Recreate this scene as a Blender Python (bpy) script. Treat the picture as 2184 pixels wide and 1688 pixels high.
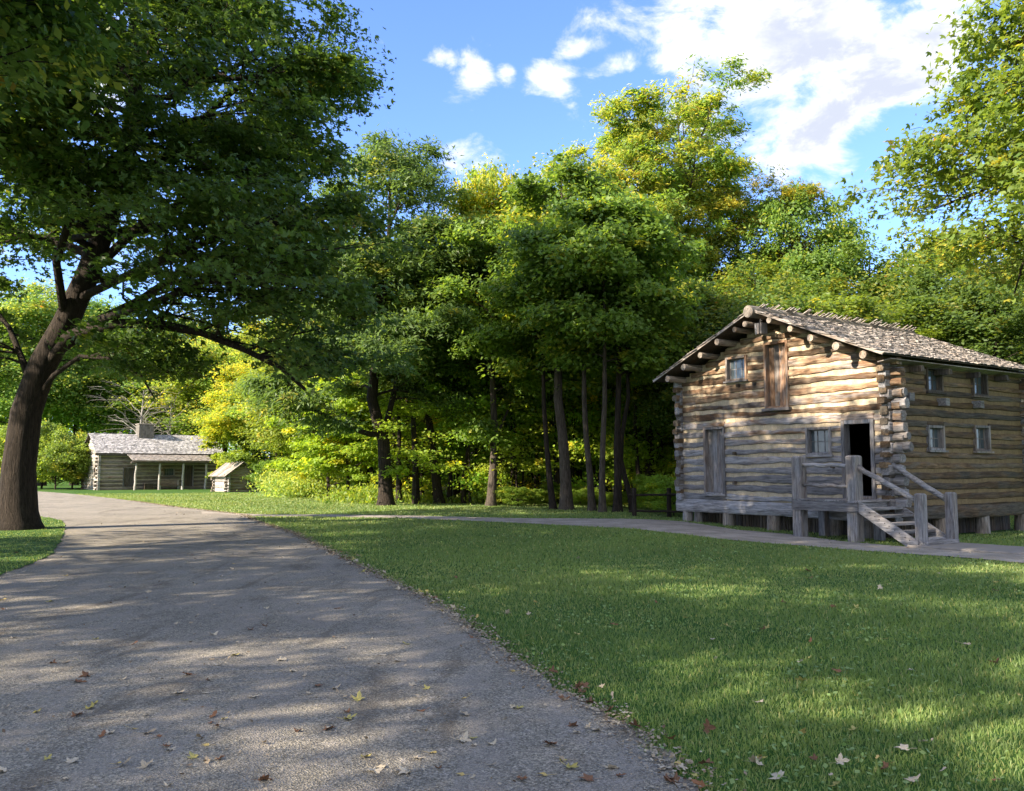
import bpy, math, random
import numpy as np
from math import sin, cos, radians, pi, atan, sqrt
from mathutils import Vector
random.seed(7)
SC = bpy.context.scene
COL = SC.collection
for o in list(bpy.data.objects): bpy.data.objects.remove(o)

# ---------------------------------------------------------------- camera, sky, sun, exposure
F = 867.0; CX = 512.0; CY = 395.5; PITCH = atan(73.5 / 867); CAMZ = 1.6
cd = bpy.data.cameras.new('camera'); cam = bpy.data.objects.new('camera', cd); COL.objects.link(cam)
cam.location = (0, 0, CAMZ); cam.rotation_euler = (pi / 2 + PITCH, 0, 0)
cd.sensor_width = 36; cd.lens = F / 1024 * 36; cd.clip_start = .1; cd.clip_end = 3000
SC.camera = cam
SUN_EL = radians(30); SUNH = Vector((-.865, -.50)).normalized()
sd = bpy.data.lights.new('sun', 'SUN'); sd.energy = 4.1; sd.angle = radians(.5); sd.color = (1, .86, .68)
so = bpy.data.objects.new('sun', sd); COL.objects.link(so)
tosun = Vector((SUNH.x * cos(SUN_EL), SUNH.y * cos(SUN_EL), sin(SUN_EL)))
so.rotation_euler = tosun.to_track_quat('Z', 'Y').to_euler()
SC.view_settings.view_transform = 'Standard'; SC.view_settings.look = 'None'
SC.view_settings.exposure = 1.98; SC.view_settings.gamma = 1
SC.render.resolution_x = 1024; SC.render.resolution_y = 791
SC.render.engine = 'CYCLES'
try:
    SC.cycles.max_bounces = 6; SC.cycles.diffuse_bounces = 3; SC.cycles.transmission_bounces = 4
    SC.cycles.caustics_reflective = False; SC.cycles.caustics_refractive = False
except Exception: pass
K = 1024 / 2184.0
def ray(dx, dy):
    a = (dx * K - CX) / F; b = (CY - dy * K) / F
    return np.array([a, cos(PITCH) - b * sin(PITCH), sin(PITCH) + b * cos(PITCH)])

class NT:                                   # small node-tree writer
    def __init__(s, tree): s.t = tree; s.n = tree.nodes; s.l = tree.links
    def new(s, ty, **kw):
        nd = s.n.new(ty)
        for k, v in kw.items():
            if k.startswith('i_'):
                key = k[2:]; key = int(key) if key.isdigit() else key
                s.put(nd.inputs[key], v)
            else: setattr(nd, k, v)
        return nd
    def put(s, sock, v):
        if isinstance(v, bpy.types.NodeSocket): s.l.new(v, sock)
        elif isinstance(v, bpy.types.Node): s.l.new(v.outputs[0], sock)
        else: sock.default_value = v
    def math(s, op, a, b=0.0, c=0.0, clamp=False):
        nd = s.n.new('ShaderNodeMath'); nd.operation = op; nd.use_clamp = clamp
        for i, v in enumerate((a, b, c)):
            if i < len(nd.inputs): s.put(nd.inputs[i], v)
        return nd.outputs[0]
    def mix(s, f, a, b, mode='MIX'):
        nd = s.n.new('ShaderNodeMix'); nd.data_type = 'RGBA'; nd.blend_type = mode
        s.put(nd.inputs[0], f)
        for i, v in ((6, a), (7, b)):
            s.put(nd.inputs[i], (*v, 1) if isinstance(v, tuple) and len(v) == 3 else v)
        return nd.outputs[2]
    def ramp(s, f, stops, interp='LINEAR'):
        nd = s.n.new('ShaderNodeValToRGB'); s.put(nd.inputs[0], f); cr = nd.color_ramp; cr.interpolation = interp
        while len(cr.elements) < len(stops): cr.elements.new(.5)
        for e, (p, c) in zip(cr.elements, stops):
            e.position = p; e.color = (*c, 1) if len(c) == 3 else c
        return nd.outputs[0]
    def noise(s, vec, scale, detail=4, rough=.55, dist=0.0):
        nd = s.n.new('ShaderNodeTexNoise'); s.put(nd.inputs['Vector'], vec)
        nd.inputs['Scale'].default_value = scale; nd.inputs['Detail'].default_value = detail
        nd.inputs['Roughness'].default_value = rough; nd.inputs['Distortion'].default_value = dist
        return nd.outputs[0]
    def mapping(s, vec, scale=(1, 1, 1), loc=(0, 0, 0), rot=(0, 0, 0)):
        nd = s.n.new('ShaderNodeMapping'); s.put(nd.inputs[0], vec)
        nd.inputs['Scale'].default_value = scale; nd.inputs['Location'].default_value = loc; nd.inputs['Rotation'].default_value = rot
        return nd.outputs[0]
    def smooth(s, v, a, b):
        nd = s.n.new('ShaderNodeMapRange'); nd.interpolation_type = 'SMOOTHSTEP'
        s.put(nd.inputs[0], v); nd.inputs[1].default_value = a; nd.inputs[2].default_value = b
        return nd.outputs[0]

W = bpy.data.worlds.new('World'); SC.world = W; W.use_nodes = True
w = NT(W.node_tree); w.n.clear()
sky = w.new('ShaderNodeTexSky', sky_type='NISHITA', sun_disc=False)
sky.sun_elevation = SUN_EL; sky.sun_rotation = math.atan2(SUNH.x, SUNH.y) % (2 * pi)
sky.altitude = 100; sky.air_density = 1.0; sky.dust_density = .45; sky.ozone_density = 2.2
gen = w.new('ShaderNodeTexCoord').outputs['Generated']
nrm = w.new('ShaderNodeVectorMath', operation='NORMALIZE', i_0=gen).outputs[0]
# clouds live on the sky sphere: soft banks at fixed bearings, broken up by noise
def bank(dx, dy, rx, ry, tilt=0.0):
    d = ray(dx, dy); az = math.atan2(d[0], d[1]); el = math.atan2(d[2], math.hypot(d[0], d[1]))
    return az, el, rx, ry, tilt
sp = w.new('ShaderNodeSeparateXYZ', i_0=nrm)
az = w.math('ARCTAN2', sp.outputs[0], sp.outputs[1]); el = w.math('ARCSINE', sp.outputs[2])
tot = None
DEG = pi / 180
for (dx, dy, rx, ry, tilt, amp) in [(1680, 60, 8.6, 5.4, -.1, 1.5), (1790, 240, 7.0, 2.6, .35, 1.3), (1880, 130, 8, 4.0, .2, 1.3), (1880, 275, 2.4, 1.3, .5, .7),
        (1015, 145, 1.5, 1.6, 0, .8), (1082, 152, .9, .8, 0, .85), (1180, 165, 2.4, 1.2, -.3, .95), (1310, 150, 2.6, 1.1, .3, .9), (955, 122, 1.1, .7, 0, .75), (1240, 105, 2.6, .7, .2, .75),
        (985, 350, 1.8, 1.5, 0, .8), (1780, 380, 2.8, 1.2, -.25, .75), (1700, 335, 1.6, 1.1, 0, .6), (1870, 340, 1.0, 1.2, .3, .5), (150, 160, 4, 3, 0, .9), (160, 620, 5, 3, 0, .45)]:
    a0, e0, _, _, _ = bank(dx, dy, 0, 0)
    du = w.math('SUBTRACT', az, a0); dv = w.math('SUBTRACT', el, e0)
    u = w.math('ADD', w.math('MULTIPLY', du, cos(tilt)), w.math('MULTIPLY', dv, sin(tilt)))
    v = w.math('SUBTRACT', w.math('MULTIPLY', dv, cos(tilt)), w.math('MULTIPLY', du, sin(tilt)))
    u = w.math('DIVIDE', u, rx * DEG); v = w.math('DIVIDE', v, ry * DEG)
    r2 = w.math('ADD', w.math('MULTIPLY', u, u), w.math('MULTIPLY', v, v))
    g = w.math('MULTIPLY', w.math('EXPONENT', w.math('MULTIPLY', r2, -.8)), amp)
    tot = g if tot is None else w.math('MAXIMUM', tot, g)
behind = w.math('MULTIPLY', w.smooth(w.math('MULTIPLY', sp.outputs[1], -1.0), -.45, .25), 1.0)   # unseen bright cloud added behind the viewer for neutral fill light
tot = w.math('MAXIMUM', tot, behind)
n1 = w.noise(w.mapping(nrm, (13, 13, 22)), 1.0, 10, .62, .3)
n2 = w.noise(w.mapping(nrm, (3, 3, 5), (3, 1, 2)), 1.0, 6, .6, .6)
dens = w.math('ADD', tot, w.math('MULTIPLY', w.math('SUBTRACT', n1, .5), 3.0))
dens = w.math('ADD', dens, w.math('MULTIPLY', w.math('SUBTRACT', n2, .5), .7))
cm = w.smooth(dens, .42, 1.15)
thick = w.smooth(dens, .75, 1.4)
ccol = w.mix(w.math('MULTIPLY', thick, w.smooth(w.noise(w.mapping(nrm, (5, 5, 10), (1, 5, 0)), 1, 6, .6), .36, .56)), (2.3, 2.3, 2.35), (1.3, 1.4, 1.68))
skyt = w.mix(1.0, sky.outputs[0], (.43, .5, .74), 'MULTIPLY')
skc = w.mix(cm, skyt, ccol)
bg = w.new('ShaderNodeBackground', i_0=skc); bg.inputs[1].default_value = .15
wo = w.new('ShaderNodeOutputWorld', i_0=bg)

# ---------------------------------------------------------------- helpers
def S(x):
    x = np.clip(x, 0, 1); return x * x * (3 - 2 * x)
def gz(x, y):
    return -.17 * S((x - 3) / 6) * S((y - 10) / 10) - .08 * S((y - 30) / 30) - .16 * S((y - 55) / 20)
def W3(dx, dy, d):                          # point seen at picture position (dx, dy), d metres ahead (y = d)
    r = ray(dx, dy); return np.array([0, 0, CAMZ]) + r * (d / r[1])
def G(dx, dy):                              # ground point under a picture position
    r = ray(dx, dy); z = 0.0
    for _ in range(30):
        t = (z - CAMZ) / r[2]; p = r * t; z = float(gz(p[0], p[1]))
    return np.array([p[0], p[1], z])
def tag(o, label=None, cat=None, group=None, kind=None):
    if label: o['label'] = label
    if cat: o['category'] = cat
    if group: o['group'] = group
    if kind: o['kind'] = kind
    return o
def thing(name, loc, rz, label, cat, group=None):
    o = bpy.data.objects.new(name, None); COL.objects.link(o); o.location = loc; o.rotation_euler = (0, 0, rz)
    o.empty_display_size = .2
    return tag(o, label, cat, group)
def mesh_np(name, V, faces4=None, faces3=None, tint=None, mat=None, smooth=False):
    me = bpy.data.meshes.new(name)
    n4 = 0 if faces4 is None else len(faces4); n3 = 0 if faces3 is None else len(faces3)
    me.vertices.add(len(V)); me.vertices.foreach_set('co', np.asarray(V, np.float32).ravel())
    me.loops.add(n4 * 4 + n3 * 3); me.polygons.add(n4 + n3)
    li = []; ls = []
    if n4: li.append(np.asarray(faces4, np.int32).ravel()); ls.append(np.arange(n4) * 4)
    if n3: li.append(np.asarray(faces3, np.int32).ravel()); ls.append(n4 * 4 + np.arange(n3) * 3)
    me.loops.foreach_set('vertex_index', np.concatenate(li).astype(np.int32))
    me.polygons.foreach_set('loop_start', np.concatenate(ls).astype(np.int32))
    if smooth: me.polygons.foreach_set('use_smooth', np.ones(n4 + n3, bool))
    if tint is not None:
        a = me.attributes.new('tint', 'FLOAT_COLOR', 'POINT')
        t = np.ones((len(V), 4), np.float32); t[:, :3] = tint; a.data.foreach_set('color', t.ravel())
    if mat: me.materials.append(mat)
    me.update(calc_edges=True); me.validate()
    return me
def link(name, me, parent=None):
    o = bpy.data.objects.new(name, me); COL.objects.link(o)
    if parent: o.parent = parent
    return o

class MB:                                   # collects shapes of ONE part
    def __init__(s): s.v = []; s.f = []; s.t = []
    def add(s, vs, fs, t=(.5, .5, .5)):
        b = len(s.v); s.v += [tuple(map(float, p)) for p in vs]; s.f += [tuple(b + i for i in f) for f in fs]; s.t += [t] * len(vs)
    def box(s, a, b, t=None, j=0.0):
        x0, y0, z0 = a; x1, y1, z1 = b
        vs = [(x0, y0, z0), (x1, y0, z0), (x1, y1, z0), (x0, y1, z0), (x0, y0, z1), (x1, y0, z1), (x1, y1, z1), (x0, y1, z1)]
        if j: vs = [tuple(c + random.uniform(-j, j) for c in p) for p in vs]
        s.add(vs, [(0, 3, 2, 1), (4, 5, 6, 7), (0, 1, 5, 4), (1, 2, 6, 5), (2, 3, 7, 6), (3, 0, 4, 7)], t or rt())
    def obox(s, o, ex, ey, ez, t=None):     # oriented box from corner o and three edge vectors
        o, ex, ey, ez = map(np.array, (o, ex, ey, ez))
        vs = [o, o + ex, o + ex + ey, o + ey, o + ez, o + ex + ez, o + ex + ey + ez, o + ey + ez]
        s.add(vs, [(0, 3, 2, 1), (4, 5, 6, 7), (0, 1, 5, 4), (1, 2, 6, 5), (2, 3, 7, 6), (3, 0, 4, 7)], t or rt())
    def tube(s, pts, rad, n=8, cap=True, t=None, squash=1.0, jit=0.0):
        pts = [np.array(p, float) for p in pts]; m = len(pts); vs = []; fs = []
        if not hasattr(rad, '__len__'): rad = [rad] * m
        for i, p in enumerate(pts):
            d = pts[min(i + 1, m - 1)] - pts[max(i - 1, 0)]; d /= max(np.linalg.norm(d), 1e-9)
            up = np.array([0, 0, 1.0]) if abs(d[2]) < .9 else np.array([1.0, 0, 0])
            a = np.cross(up, d); a /= np.linalg.norm(a); b = np.cross(d, a)
            for k in range(n):
                th = 2 * pi * k / n; r = rad[i] * (1 + (random.uniform(-jit, jit) if jit else 0))
                vs.append(p + a * cos(th) * r + b * sin(th) * r * squash)
        for i in range(m - 1):
            for k in range(n):
                k2 = (k + 1) % n; fs.append((i * n + k, i * n + k2, (i + 1) * n + k2, (i + 1) * n + k))
        if cap: fs.append(tuple(reversed(range(n)))); fs.append(tuple((m - 1) * n + k for k in range(n)))
        s.add(vs, fs, t or rt())
    def build(s, name, mat, parent=None, bevel=0, smooth=False, label=None):
        me = bpy.data.meshes.new(name); me.from_pydata(s.v, [], s.f); me.materials.append(mat)
        a = me.attributes.new('tint', 'FLOAT_COLOR', 'POINT')
        a.data.foreach_set('color', np.array([(*t, 1) for t in s.t], np.float32).ravel())
        if smooth: me.polygons.foreach_set('use_smooth', [True] * len(me.polygons))
        me.update(); o = link(name, me, parent)
        if bevel:
            bm_ = o.modifiers.new('bevel', 'BEVEL'); bm_.width = bevel; bm_.segments = 2; bm_.limit_method = 'ANGLE'
        if label: o['label'] = label
        return o
def rt(): return (random.random(), random.random(), random.random())

# ---------------------------------------------------------------- materials
def newmat(name):
    m = bpy.data.materials.new(name); m.use_nodes = True; t = NT(m.node_tree); t.n.clear()
    out = t.new('ShaderNodeOutputMaterial'); return m, t, out
def principled(t, col, rough=.8, spec=.3, normal=None):
    p = t.new('ShaderNodeBsdfPrincipled'); t.put(p.inputs['Base Color'], (*col, 1) if isinstance(col, tuple) and len(col) == 3 else col)
    t.put(p.inputs['Roughness'], rough); p.inputs['Specular IOR Level'].default_value = spec
    if normal is not None: t.put(p.inputs['Normal'], normal)
    return p
def bump(t, h, strength=.5, dist=.02):
    b = t.new('ShaderNodeBump'); b.inputs['Strength'].default_value = strength; b.inputs['Distance'].default_value = dist
    t.put(b.inputs['Height'], h); return b.outputs[0]
def tintnode(t):
    a = t.new('ShaderNodeAttribute', attribute_name='tint'); sp = t.new('ShaderNodeSeparateColor', i_0=a.outputs['Color'])
    return sp.outputs
def wood(name, axis, grey=(.265, .265, .275), brown=(.165, .1, .06), tan=(.3, .215, .14), zlo=None, zhi=None, warm=.35, dark=1.0, bs=.6, far=False):
    m, t, out = newmat(name)
    oc = t.new('ShaderNodeTexCoord').outputs['Object']; tn = tintnode(t)
    sc = [14, 14, 14]; sc[axis] = 1.3
    shift = t.new('ShaderNodeCombineXYZ', i_0=t.math('MULTIPLY', tn[0], 37), i_1=t.math('MULTIPLY', tn[1], 51), i_2=t.math('MULTIPLY', tn[2], 23))
    v = t.new('ShaderNodeVectorMath', operation='ADD', i_0=oc, i_1=shift.outputs[0]).outputs[0]
    grain = t.noise(t.mapping(v, tuple(sc)), 1.6, 6, .65, .6)
    sc2 = [x * 3.2 for x in sc]; sc2[axis] = 2.2
    fine = t.noise(t.mapping(v, tuple(sc2)), 2.0, 4, .6, .3)
    sc3 = [3.0] * 3; sc3[axis] = .8
    patch = t.noise(t.mapping(v, tuple(sc3)), 1.0, 4, .6, .8)
    wf = t.math('ADD', t.smooth(patch, .38, .66), t.math('MULTIPLY', t.math('SUBTRACT', tn[0], .5), .8))
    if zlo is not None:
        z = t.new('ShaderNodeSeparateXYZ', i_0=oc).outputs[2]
        hz = t.smooth(t.math('ADD', z, t.math('MULTIPLY', t.math('SUBTRACT', patch, .5), 2.2)), zlo, zhi)  # warmer with height: weathering and the wall's light band mixed into colour
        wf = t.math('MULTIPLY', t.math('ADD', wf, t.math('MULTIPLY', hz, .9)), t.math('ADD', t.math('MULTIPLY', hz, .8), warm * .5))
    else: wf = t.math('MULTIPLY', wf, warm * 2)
    wf = t.math('MINIMUM', t.math('MAXIMUM', wf, 0.0), 1.0)
    wc = t.mix(t.smooth(t.noise(t.mapping(v, tuple(sc3), (5, 5, 5)), 1.7, 4), .4, .62), brown, tan)
    c = t.mix(wf, grey, wc)
    gr = t.ramp(grain, [(.28, (.3, .29, .28)), (.48, (.9, .9, .9)), (.72, (1.6, 1.55, 1.5))])
    c = t.mix(1, c, gr, 'MULTIPLY')
    crack = t.ramp(fine, [(.33, (.3, .27, .25)), (.43, (1, 1, 1))])
    c = t.mix(.85, c, crack, 'MULTIPLY')
    c = t.mix(1, c, t.ramp(tn[1], [(0, (.62 * dark,) * 3), (1, (1.35 * dark,) * 3)]), 'MULTIPLY')
    h = t.math('ADD', t.math('MULTIPLY', grain, .6), t.math('MULTIPLY', t.smooth(fine, .3, .5), .5))
    p = principled(t, c, .85, .2, bump(t, h, bs, .025))
    t.put(out.inputs[0], p); return m
def stucco(name, col, col2):
    m, t, out = newmat(name); oc = t.new('ShaderNodeTexCoord').outputs['Object']
    n = t.noise(t.mapping(oc, (3, 3, 1.2)), 2.2, 5, .6); n2 = t.noise(oc, 24, 4, .6)
    c = t.mix(t.smooth(n, .35, .7), col, col2); c = t.mix(1, c, t.ramp(n2, [(.2, (.7, .7, .7)), (.7, (1.15, 1.15, 1.15))]), 'MULTIPLY')
    t.put(out.inputs[0], principled(t, c, .95, .1, bump(t, n2, .6, .02))); return m
M = {}
M['log_x'] = wood('weathered_sun_shade_log_front', 0, zlo=1.8, zhi=3.9)  # grey foot, warm top: part weathering, part sun and shade put in
M['log_y'] = wood('weathered_shaded_log_side', 1, grey=(.125, .11, .09), brown=(.13, .085, .05), tan=(.19, .13, .075), warm=.6)  # darker copy of the logs; side wall's shade put into the colour
M['wood_x'] = wood('grey_wood_x', 0, warm=.12); M['wood_y'] = wood('grey_wood_y', 1, warm=.12); M['wood_z'] = wood('grey_wood_z', 2, warm=.22)
M['warm_z'] = wood('brown_door_boards', 2, grey=(.25, .22, .2), brown=(.27, .16, .1), tan=(.4, .26, .17), warm=.75)
M['shake_x'] = wood('shakes_x', 0, grey=(.3, .285, .275), warm=.25, tan=(.4, .34, .28), bs=.4)
M['shake_y'] = wood('shakes_y', 1, grey=(.36, .36, .37), warm=.08, tan=(.45, .42, .38), bs=.4)
M['purlin'] = wood('round_pole', 1, grey=(.3, .27, .235), brown=(.22, .15, .1), tan=(.42, .34, .26), warm=.4)
M['pale_x'] = wood('far_log_x', 0, grey=(.22, .2, .175), tan=(.3, .24, .18), warm=.35)
M['pale_y'] = wood('far_log_y', 1, grey=(.37, .365, .35), tan=(.45, .4, .34), warm=.15)
M['post_z'] = wood('stump_post', 2, grey=(.25, .235, .22), warm=.25)
M['dark_z'] = wood('dark_boards', 2, grey=(.11, .1, .09), brown=(.12, .08, .05), tan=(.16, .12, .08), warm=.3)
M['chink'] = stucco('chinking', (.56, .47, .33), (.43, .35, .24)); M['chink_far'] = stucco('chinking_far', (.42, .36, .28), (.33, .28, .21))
M['chink_shade'] = stucco('chinking_shade', (.25, .185, .105), (.19, .14, .08)); M['stone'] = stucco('chimney_stone', (.2, .19, .175), (.12, .115, .105))  # side chinking darkened to carry that wall's shade in its colour
m, t, out = newmat('window_glass')
n = t.noise(t.mapping(t.new('ShaderNodeTexCoord').outputs['Object'], (2, 2, .9)), 2.2, 2)
p = principled(t, t.mix(n, (.035, .05, .06), (.11, .14, .16)), .12, .6); t.put(out.inputs[0], p); M['glass'] = m
m, t, out = newmat('iron'); t.put(out.inputs[0], principled(t, (.03, .028, .026), .6, .4)); M['iron'] = m
m, t, out = newmat('interior_dark')
t.put(out.inputs[0], principled(t, t.mix(t.noise(t.new('ShaderNodeTexCoord').outputs['Object'], 6), (.03, .024, .018), (.05, .04, .03)), .9, .1)); M['inner'] = m

def leafmat(name, dark, lite, yel, trans=.48, orange=(.32, .12, .02)):
    m, t, out = newmat(name); tn = tintnode(t)
    oi = t.new('ShaderNodeObjectInfo')
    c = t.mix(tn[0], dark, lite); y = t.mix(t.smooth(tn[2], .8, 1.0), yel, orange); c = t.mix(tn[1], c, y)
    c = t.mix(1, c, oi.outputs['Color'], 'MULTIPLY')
    p = principled(t, c, .5, .35)
    tc = t.mix(1, c, (2.15, 1.95, .85), 'MULTIPLY')
    tr = t.new('ShaderNodeBsdfTranslucent', i_0=tc)
    mx = t.new('ShaderNodeMixShader', i_0=trans, i_1=p, i_2=tr); t.put(out.inputs[0], mx); return m
M['leaf'] = leafmat('tree_leaf', (.066, .122, .042), (.165, .24, .062), (.33, .3, .065))
M['grassblade'] = leafmat('grass_blade', (.11, .185, .058), (.21, .305, .09), (.4, .38, .16), .32)
def bark(name, a, b):
    m, t, out = newmat(name); oc = t.new('ShaderNodeTexCoord').outputs['Object']
    n = t.noise(t.mapping(oc, (13, 13, 1.8)), 1.5, 7, .7, .9)
    t.put(out.inputs[0], principled(t, t.mix(t.smooth(n, .35, .65), a, b), .9, .15, bump(t, n, 1.0, .09))); return m
M['bark'] = bark('bark', (.022, .018, .015), (.058, .046, .037)); M['bark_grey'] = bark('bark_grey', (.05, .042, .035), (.13, .108, .088))
M['deadwood'] = bark('dead_wood', (.2, .19, .18), (.34, .33, .31))

# ground materials
m, t, out = newmat('lawn_soil'); ge = t.new('ShaderNodeNewGeometry').outputs[0]
n1 = t.noise(ge, .35, 5, .6); n2 = t.noise(ge, 6, 5, .65); n3 = t.noise(ge, 60, 3)
c = t.mix(t.smooth(n1, .4, .6), (.045, .11, .02), (.07, .14, .03)); c = t.mix(t.smooth(n2, .55, .75), c, (.1, .12, .04))
c = t.mix(1, c, t.ramp(n3, [(.3, (.5, .5, .5)), (.65, (1.3, 1.3, 1.3))]), 'MULTIPLY')
yy = t.new('ShaderNodeSeparateXYZ', i_0=ge)
wd = t.math('ADD', yy.outputs[1], t.math('ADD', t.math('MULTIPLY', yy.outputs[0], .45), t.math('MULTIPLY', n1, 3)))
litter = t.mix(t.smooth(n2, .4, .6), (.06, .04, .022), (.13, .1, .05))
c = t.mix(t.math('MULTIPLY', t.smooth(wd, 39.5, 43), t.smooth(t.math('ADD', yy.outputs[0], 0), -13, -9)), c, litter)
t.put(out.inputs[0], principled(t, c, .95, .1, bump(t, n3, .6, .04))); M['soil'] = m
m, t, out = newmat('road_asphalt'); ge = t.new('ShaderNodeNewGeometry').outputs[0]
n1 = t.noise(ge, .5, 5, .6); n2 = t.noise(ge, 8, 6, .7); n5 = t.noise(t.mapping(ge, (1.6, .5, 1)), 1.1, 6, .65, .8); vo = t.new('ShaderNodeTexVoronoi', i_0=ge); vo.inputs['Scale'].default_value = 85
n4 = t.noise(ge, 150, 3, .7)
c = t.mix(t.smooth(n1, .35, .65), (.225, .208, .17), (.3, .275, .222))
c = t.mix(t.smooth(n2, .5, .75), c, (.31, .285, .25))
c = t.mix(1, c, t.ramp(vo.outputs['Color'], [(.1, (.45, .45, .45)), (.55, (1, 1, 1)), (.9, (1.7, 1.65, 1.6))]), 'MULTIPLY')
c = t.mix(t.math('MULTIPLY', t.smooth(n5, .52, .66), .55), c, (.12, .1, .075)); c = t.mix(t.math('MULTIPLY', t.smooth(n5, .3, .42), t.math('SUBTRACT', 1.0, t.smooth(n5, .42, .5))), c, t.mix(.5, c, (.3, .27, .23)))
c = t.mix(1, c, t.ramp(n4, [(.3, (.5, .5, .5)), (.7, (1.4, 1.4, 1.4))]), 'MULTIPLY')
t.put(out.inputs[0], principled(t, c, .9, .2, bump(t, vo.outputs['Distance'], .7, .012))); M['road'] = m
m, t, out = newmat('gravel_path'); ge = t.new('ShaderNodeNewGeometry').outputs[0]
n1 = t.noise(ge, 1.2, 5, .65); n2 = t.noise(ge, 40, 4, .7)
c = t.mix(t.smooth(n1, .4, .62), (.27, .24, .2), (.38, .34, .29)); c = t.mix(1, c, t.ramp(n2, [(.25, (.6, .6, .6)), (.7, (1.25, 1.25, 1.25))]), 'MULTIPLY')
t.put(out.inputs[0], principled(t, c, .95, .1, bump(t, n2, .5, .02))); M['path'] = m
m, t, out = newmat('concrete'); ge = t.new('ShaderNodeNewGeometry').outputs[0]
c = t.mix(t.noise(ge, 5, 6, .7), (.2, .18, .16), (.32, .29, .26)); t.put(out.inputs[0], principled(t, c, .9, .1, bump(t, t.noise(ge, 60), .3, .01))); M['slab'] = m
def leaflitter(name, a, b, c_):
    m, t, out = newmat(name); tn = tintnode(t)
    c = t.ramp(tn[0], [(0, a), (.5, b), (1, c_)]); c = t.mix(1, c, t.ramp(t.noise(t.new('ShaderNodeTexCoord').outputs['Object'], 30), [(.3, (.75,) * 3), (.7, (1.15,) * 3)]), 'MULTIPLY')
    t.put(out.inputs[0], principled(t, c, .8, .2)); return m
M['lit_tan'] = leaflitter('dry_leaf_tan', (.42, .35, .25), (.55, .48, .36), (.34, .26, .17))
M['lit_brown'] = leaflitter('dry_leaf_brown', (.2, .1, .05), (.26, .13, .07), (.13, .075, .045))
M['lit_yellow'] = leaflitter('dry_leaf_yellow', (.42, .34, .1), (.36, .36, .12), (.5, .38, .14))
M['lit_mix'] = leaflitter('litter_bits', (.15, .1, .06), (.32, .26, .18), (.42, .37, .28))

# ---------------------------------------------------------------- terrain, road, path
def axis(lo, hi, step, far):
    a = list(np.arange(lo, hi + 1e-6, step)); d = step; x = lo
    left = []
    while x > -far: d *= 1.5; x -= d; left.append(x)
    d = step; x = hi; right = []
    while x < far: d *= 1.5; x += d; right.append(x)
    return np.array(left[::-1] + a + right)
gx = axis(-50, 32, .6, 900); gy = axis(-4, 96, .6, 900)
X, Y = np.meshgrid(gx, gy); Z = gz(X, Y)
nx, ny = len(gx), len(gy)
i = np.arange(nx - 1); j = np.arange(ny - 1); I, J = np.meshgrid(i, j); b0 = (J * nx + I).ravel()
Fq = np.stack([b0, b0 + 1, b0 + nx + 1, b0 + nx], 1)
tag(link('lawn', mesh_np('lawn', np.stack([X, Y, Z], -1).reshape(-1, 3), Fq, mat=M['soil'], smooth=True)), kind='structure')

RE = [(1600, 1760), (1500, 1688), (1346, 1553), (1202, 1473), (1106, 1412), (1010, 1338), (914, 1274), (873, 1259), (772, 1209), (701, 1173), (630, 1138), (559, 1115), (523, 1099), (460, 1091), (381, 1082.5), (256, 1065), (108, 1050), (20, 1042), (-60, 1035)]
rp = np.array([G(*p)[:2] for p in RE]); o_ = np.argsort(rp[:, 1]); rp = rp[o_]
def road_xr(y): return np.interp(y, rp[:, 1], rp[:, 0], left=rp[0, 0] + 1)
rng = np.random.default_rng(3)
def strip(name, rows, nsub, mat, lift, kind='structure'):
    V = []; 
    for (a, b) in rows:
        for k in range(nsub + 1):
            q = a + (b - a) * k / nsub; V.append((q[0], q[1], float(gz(q[0], q[1])) + lift))
    f = [(r * (nsub + 1) + k, r * (nsub + 1) + k + 1, (r + 1) * (nsub + 1) + k + 1, (r + 1) * (nsub + 1) + k) for r in range(len(rows) - 1) for k in range(nsub)]
    return tag(link(name, mesh_np(name, np.array(V), np.array(f), mat=mat, smooth=True)), kind=kind)
def wob(y, s, a): return a * (np.sin(y * s) * .5 + np.sin(y * s * 2.3 + 1) * .3 + np.sin(y * s * 5.1 + 2) * .25)
ys = np.concatenate([np.arange(-3, 20, .12), np.arange(20, 76, .4)]); ys = ys[ys < rp[-1, 1]]
rows = [(np.array([-60.0, y]), np.array([float(road_xr(y)) + float(wob(y, 2.7, .06)) + rng.normal() * .018, y])) for y in ys]
strip('road', rows, 70, M['road'], .012)
ISL = [(-60, 1096), (40, 1098), (108, 1106), (130, 1111), (139, 1120), (138, 1135), (132, 1148), (122, 1165), (108, 1186), (40, 1215), (-60, 1250)]
ip = np.array([G(*p)[:2] for p in ISL])
iu = [ip[k] for k in (0, 1, 2, 3, 4)]; 
yy_ = np.linspace(ip[:, 1].min() + .05, ip[:, 1].max() - .05, 60)
kk = int(np.argmax(ip[:, 0])); up_ = ip[:kk + 1][np.argsort(ip[:kk + 1, 1])]; lo_ = ip[kk:][np.argsort(ip[kk:, 1])]
def isl_x(y):
    y = np.asarray(y, float); yk = ip[kk, 1]
    r = np.where(y > yk, np.interp(y, up_[:, 1], up_[:, 0], right=-99), np.interp(y, lo_[:, 1], lo_[:, 0], left=-99)); return r
rows = [(np.array([-40.0, y]), np.array([float(isl_x(y)) + rng.normal() * .03, y])) for y in yy_ if isl_x(y) > -40]
strip('grass_verge', rows, 50, M['soil'], .024)
PU = [(430, 1092), (560, 1098), (700, 1098), (851, 1100), (1091, 1106), (1291, 1107), (1411, 1110), (1463, 1114), (1571, 1131), (1680, 1140), (1789, 1155), (1952, 1169), (2075, 1172), (2300, 1188)]
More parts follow.
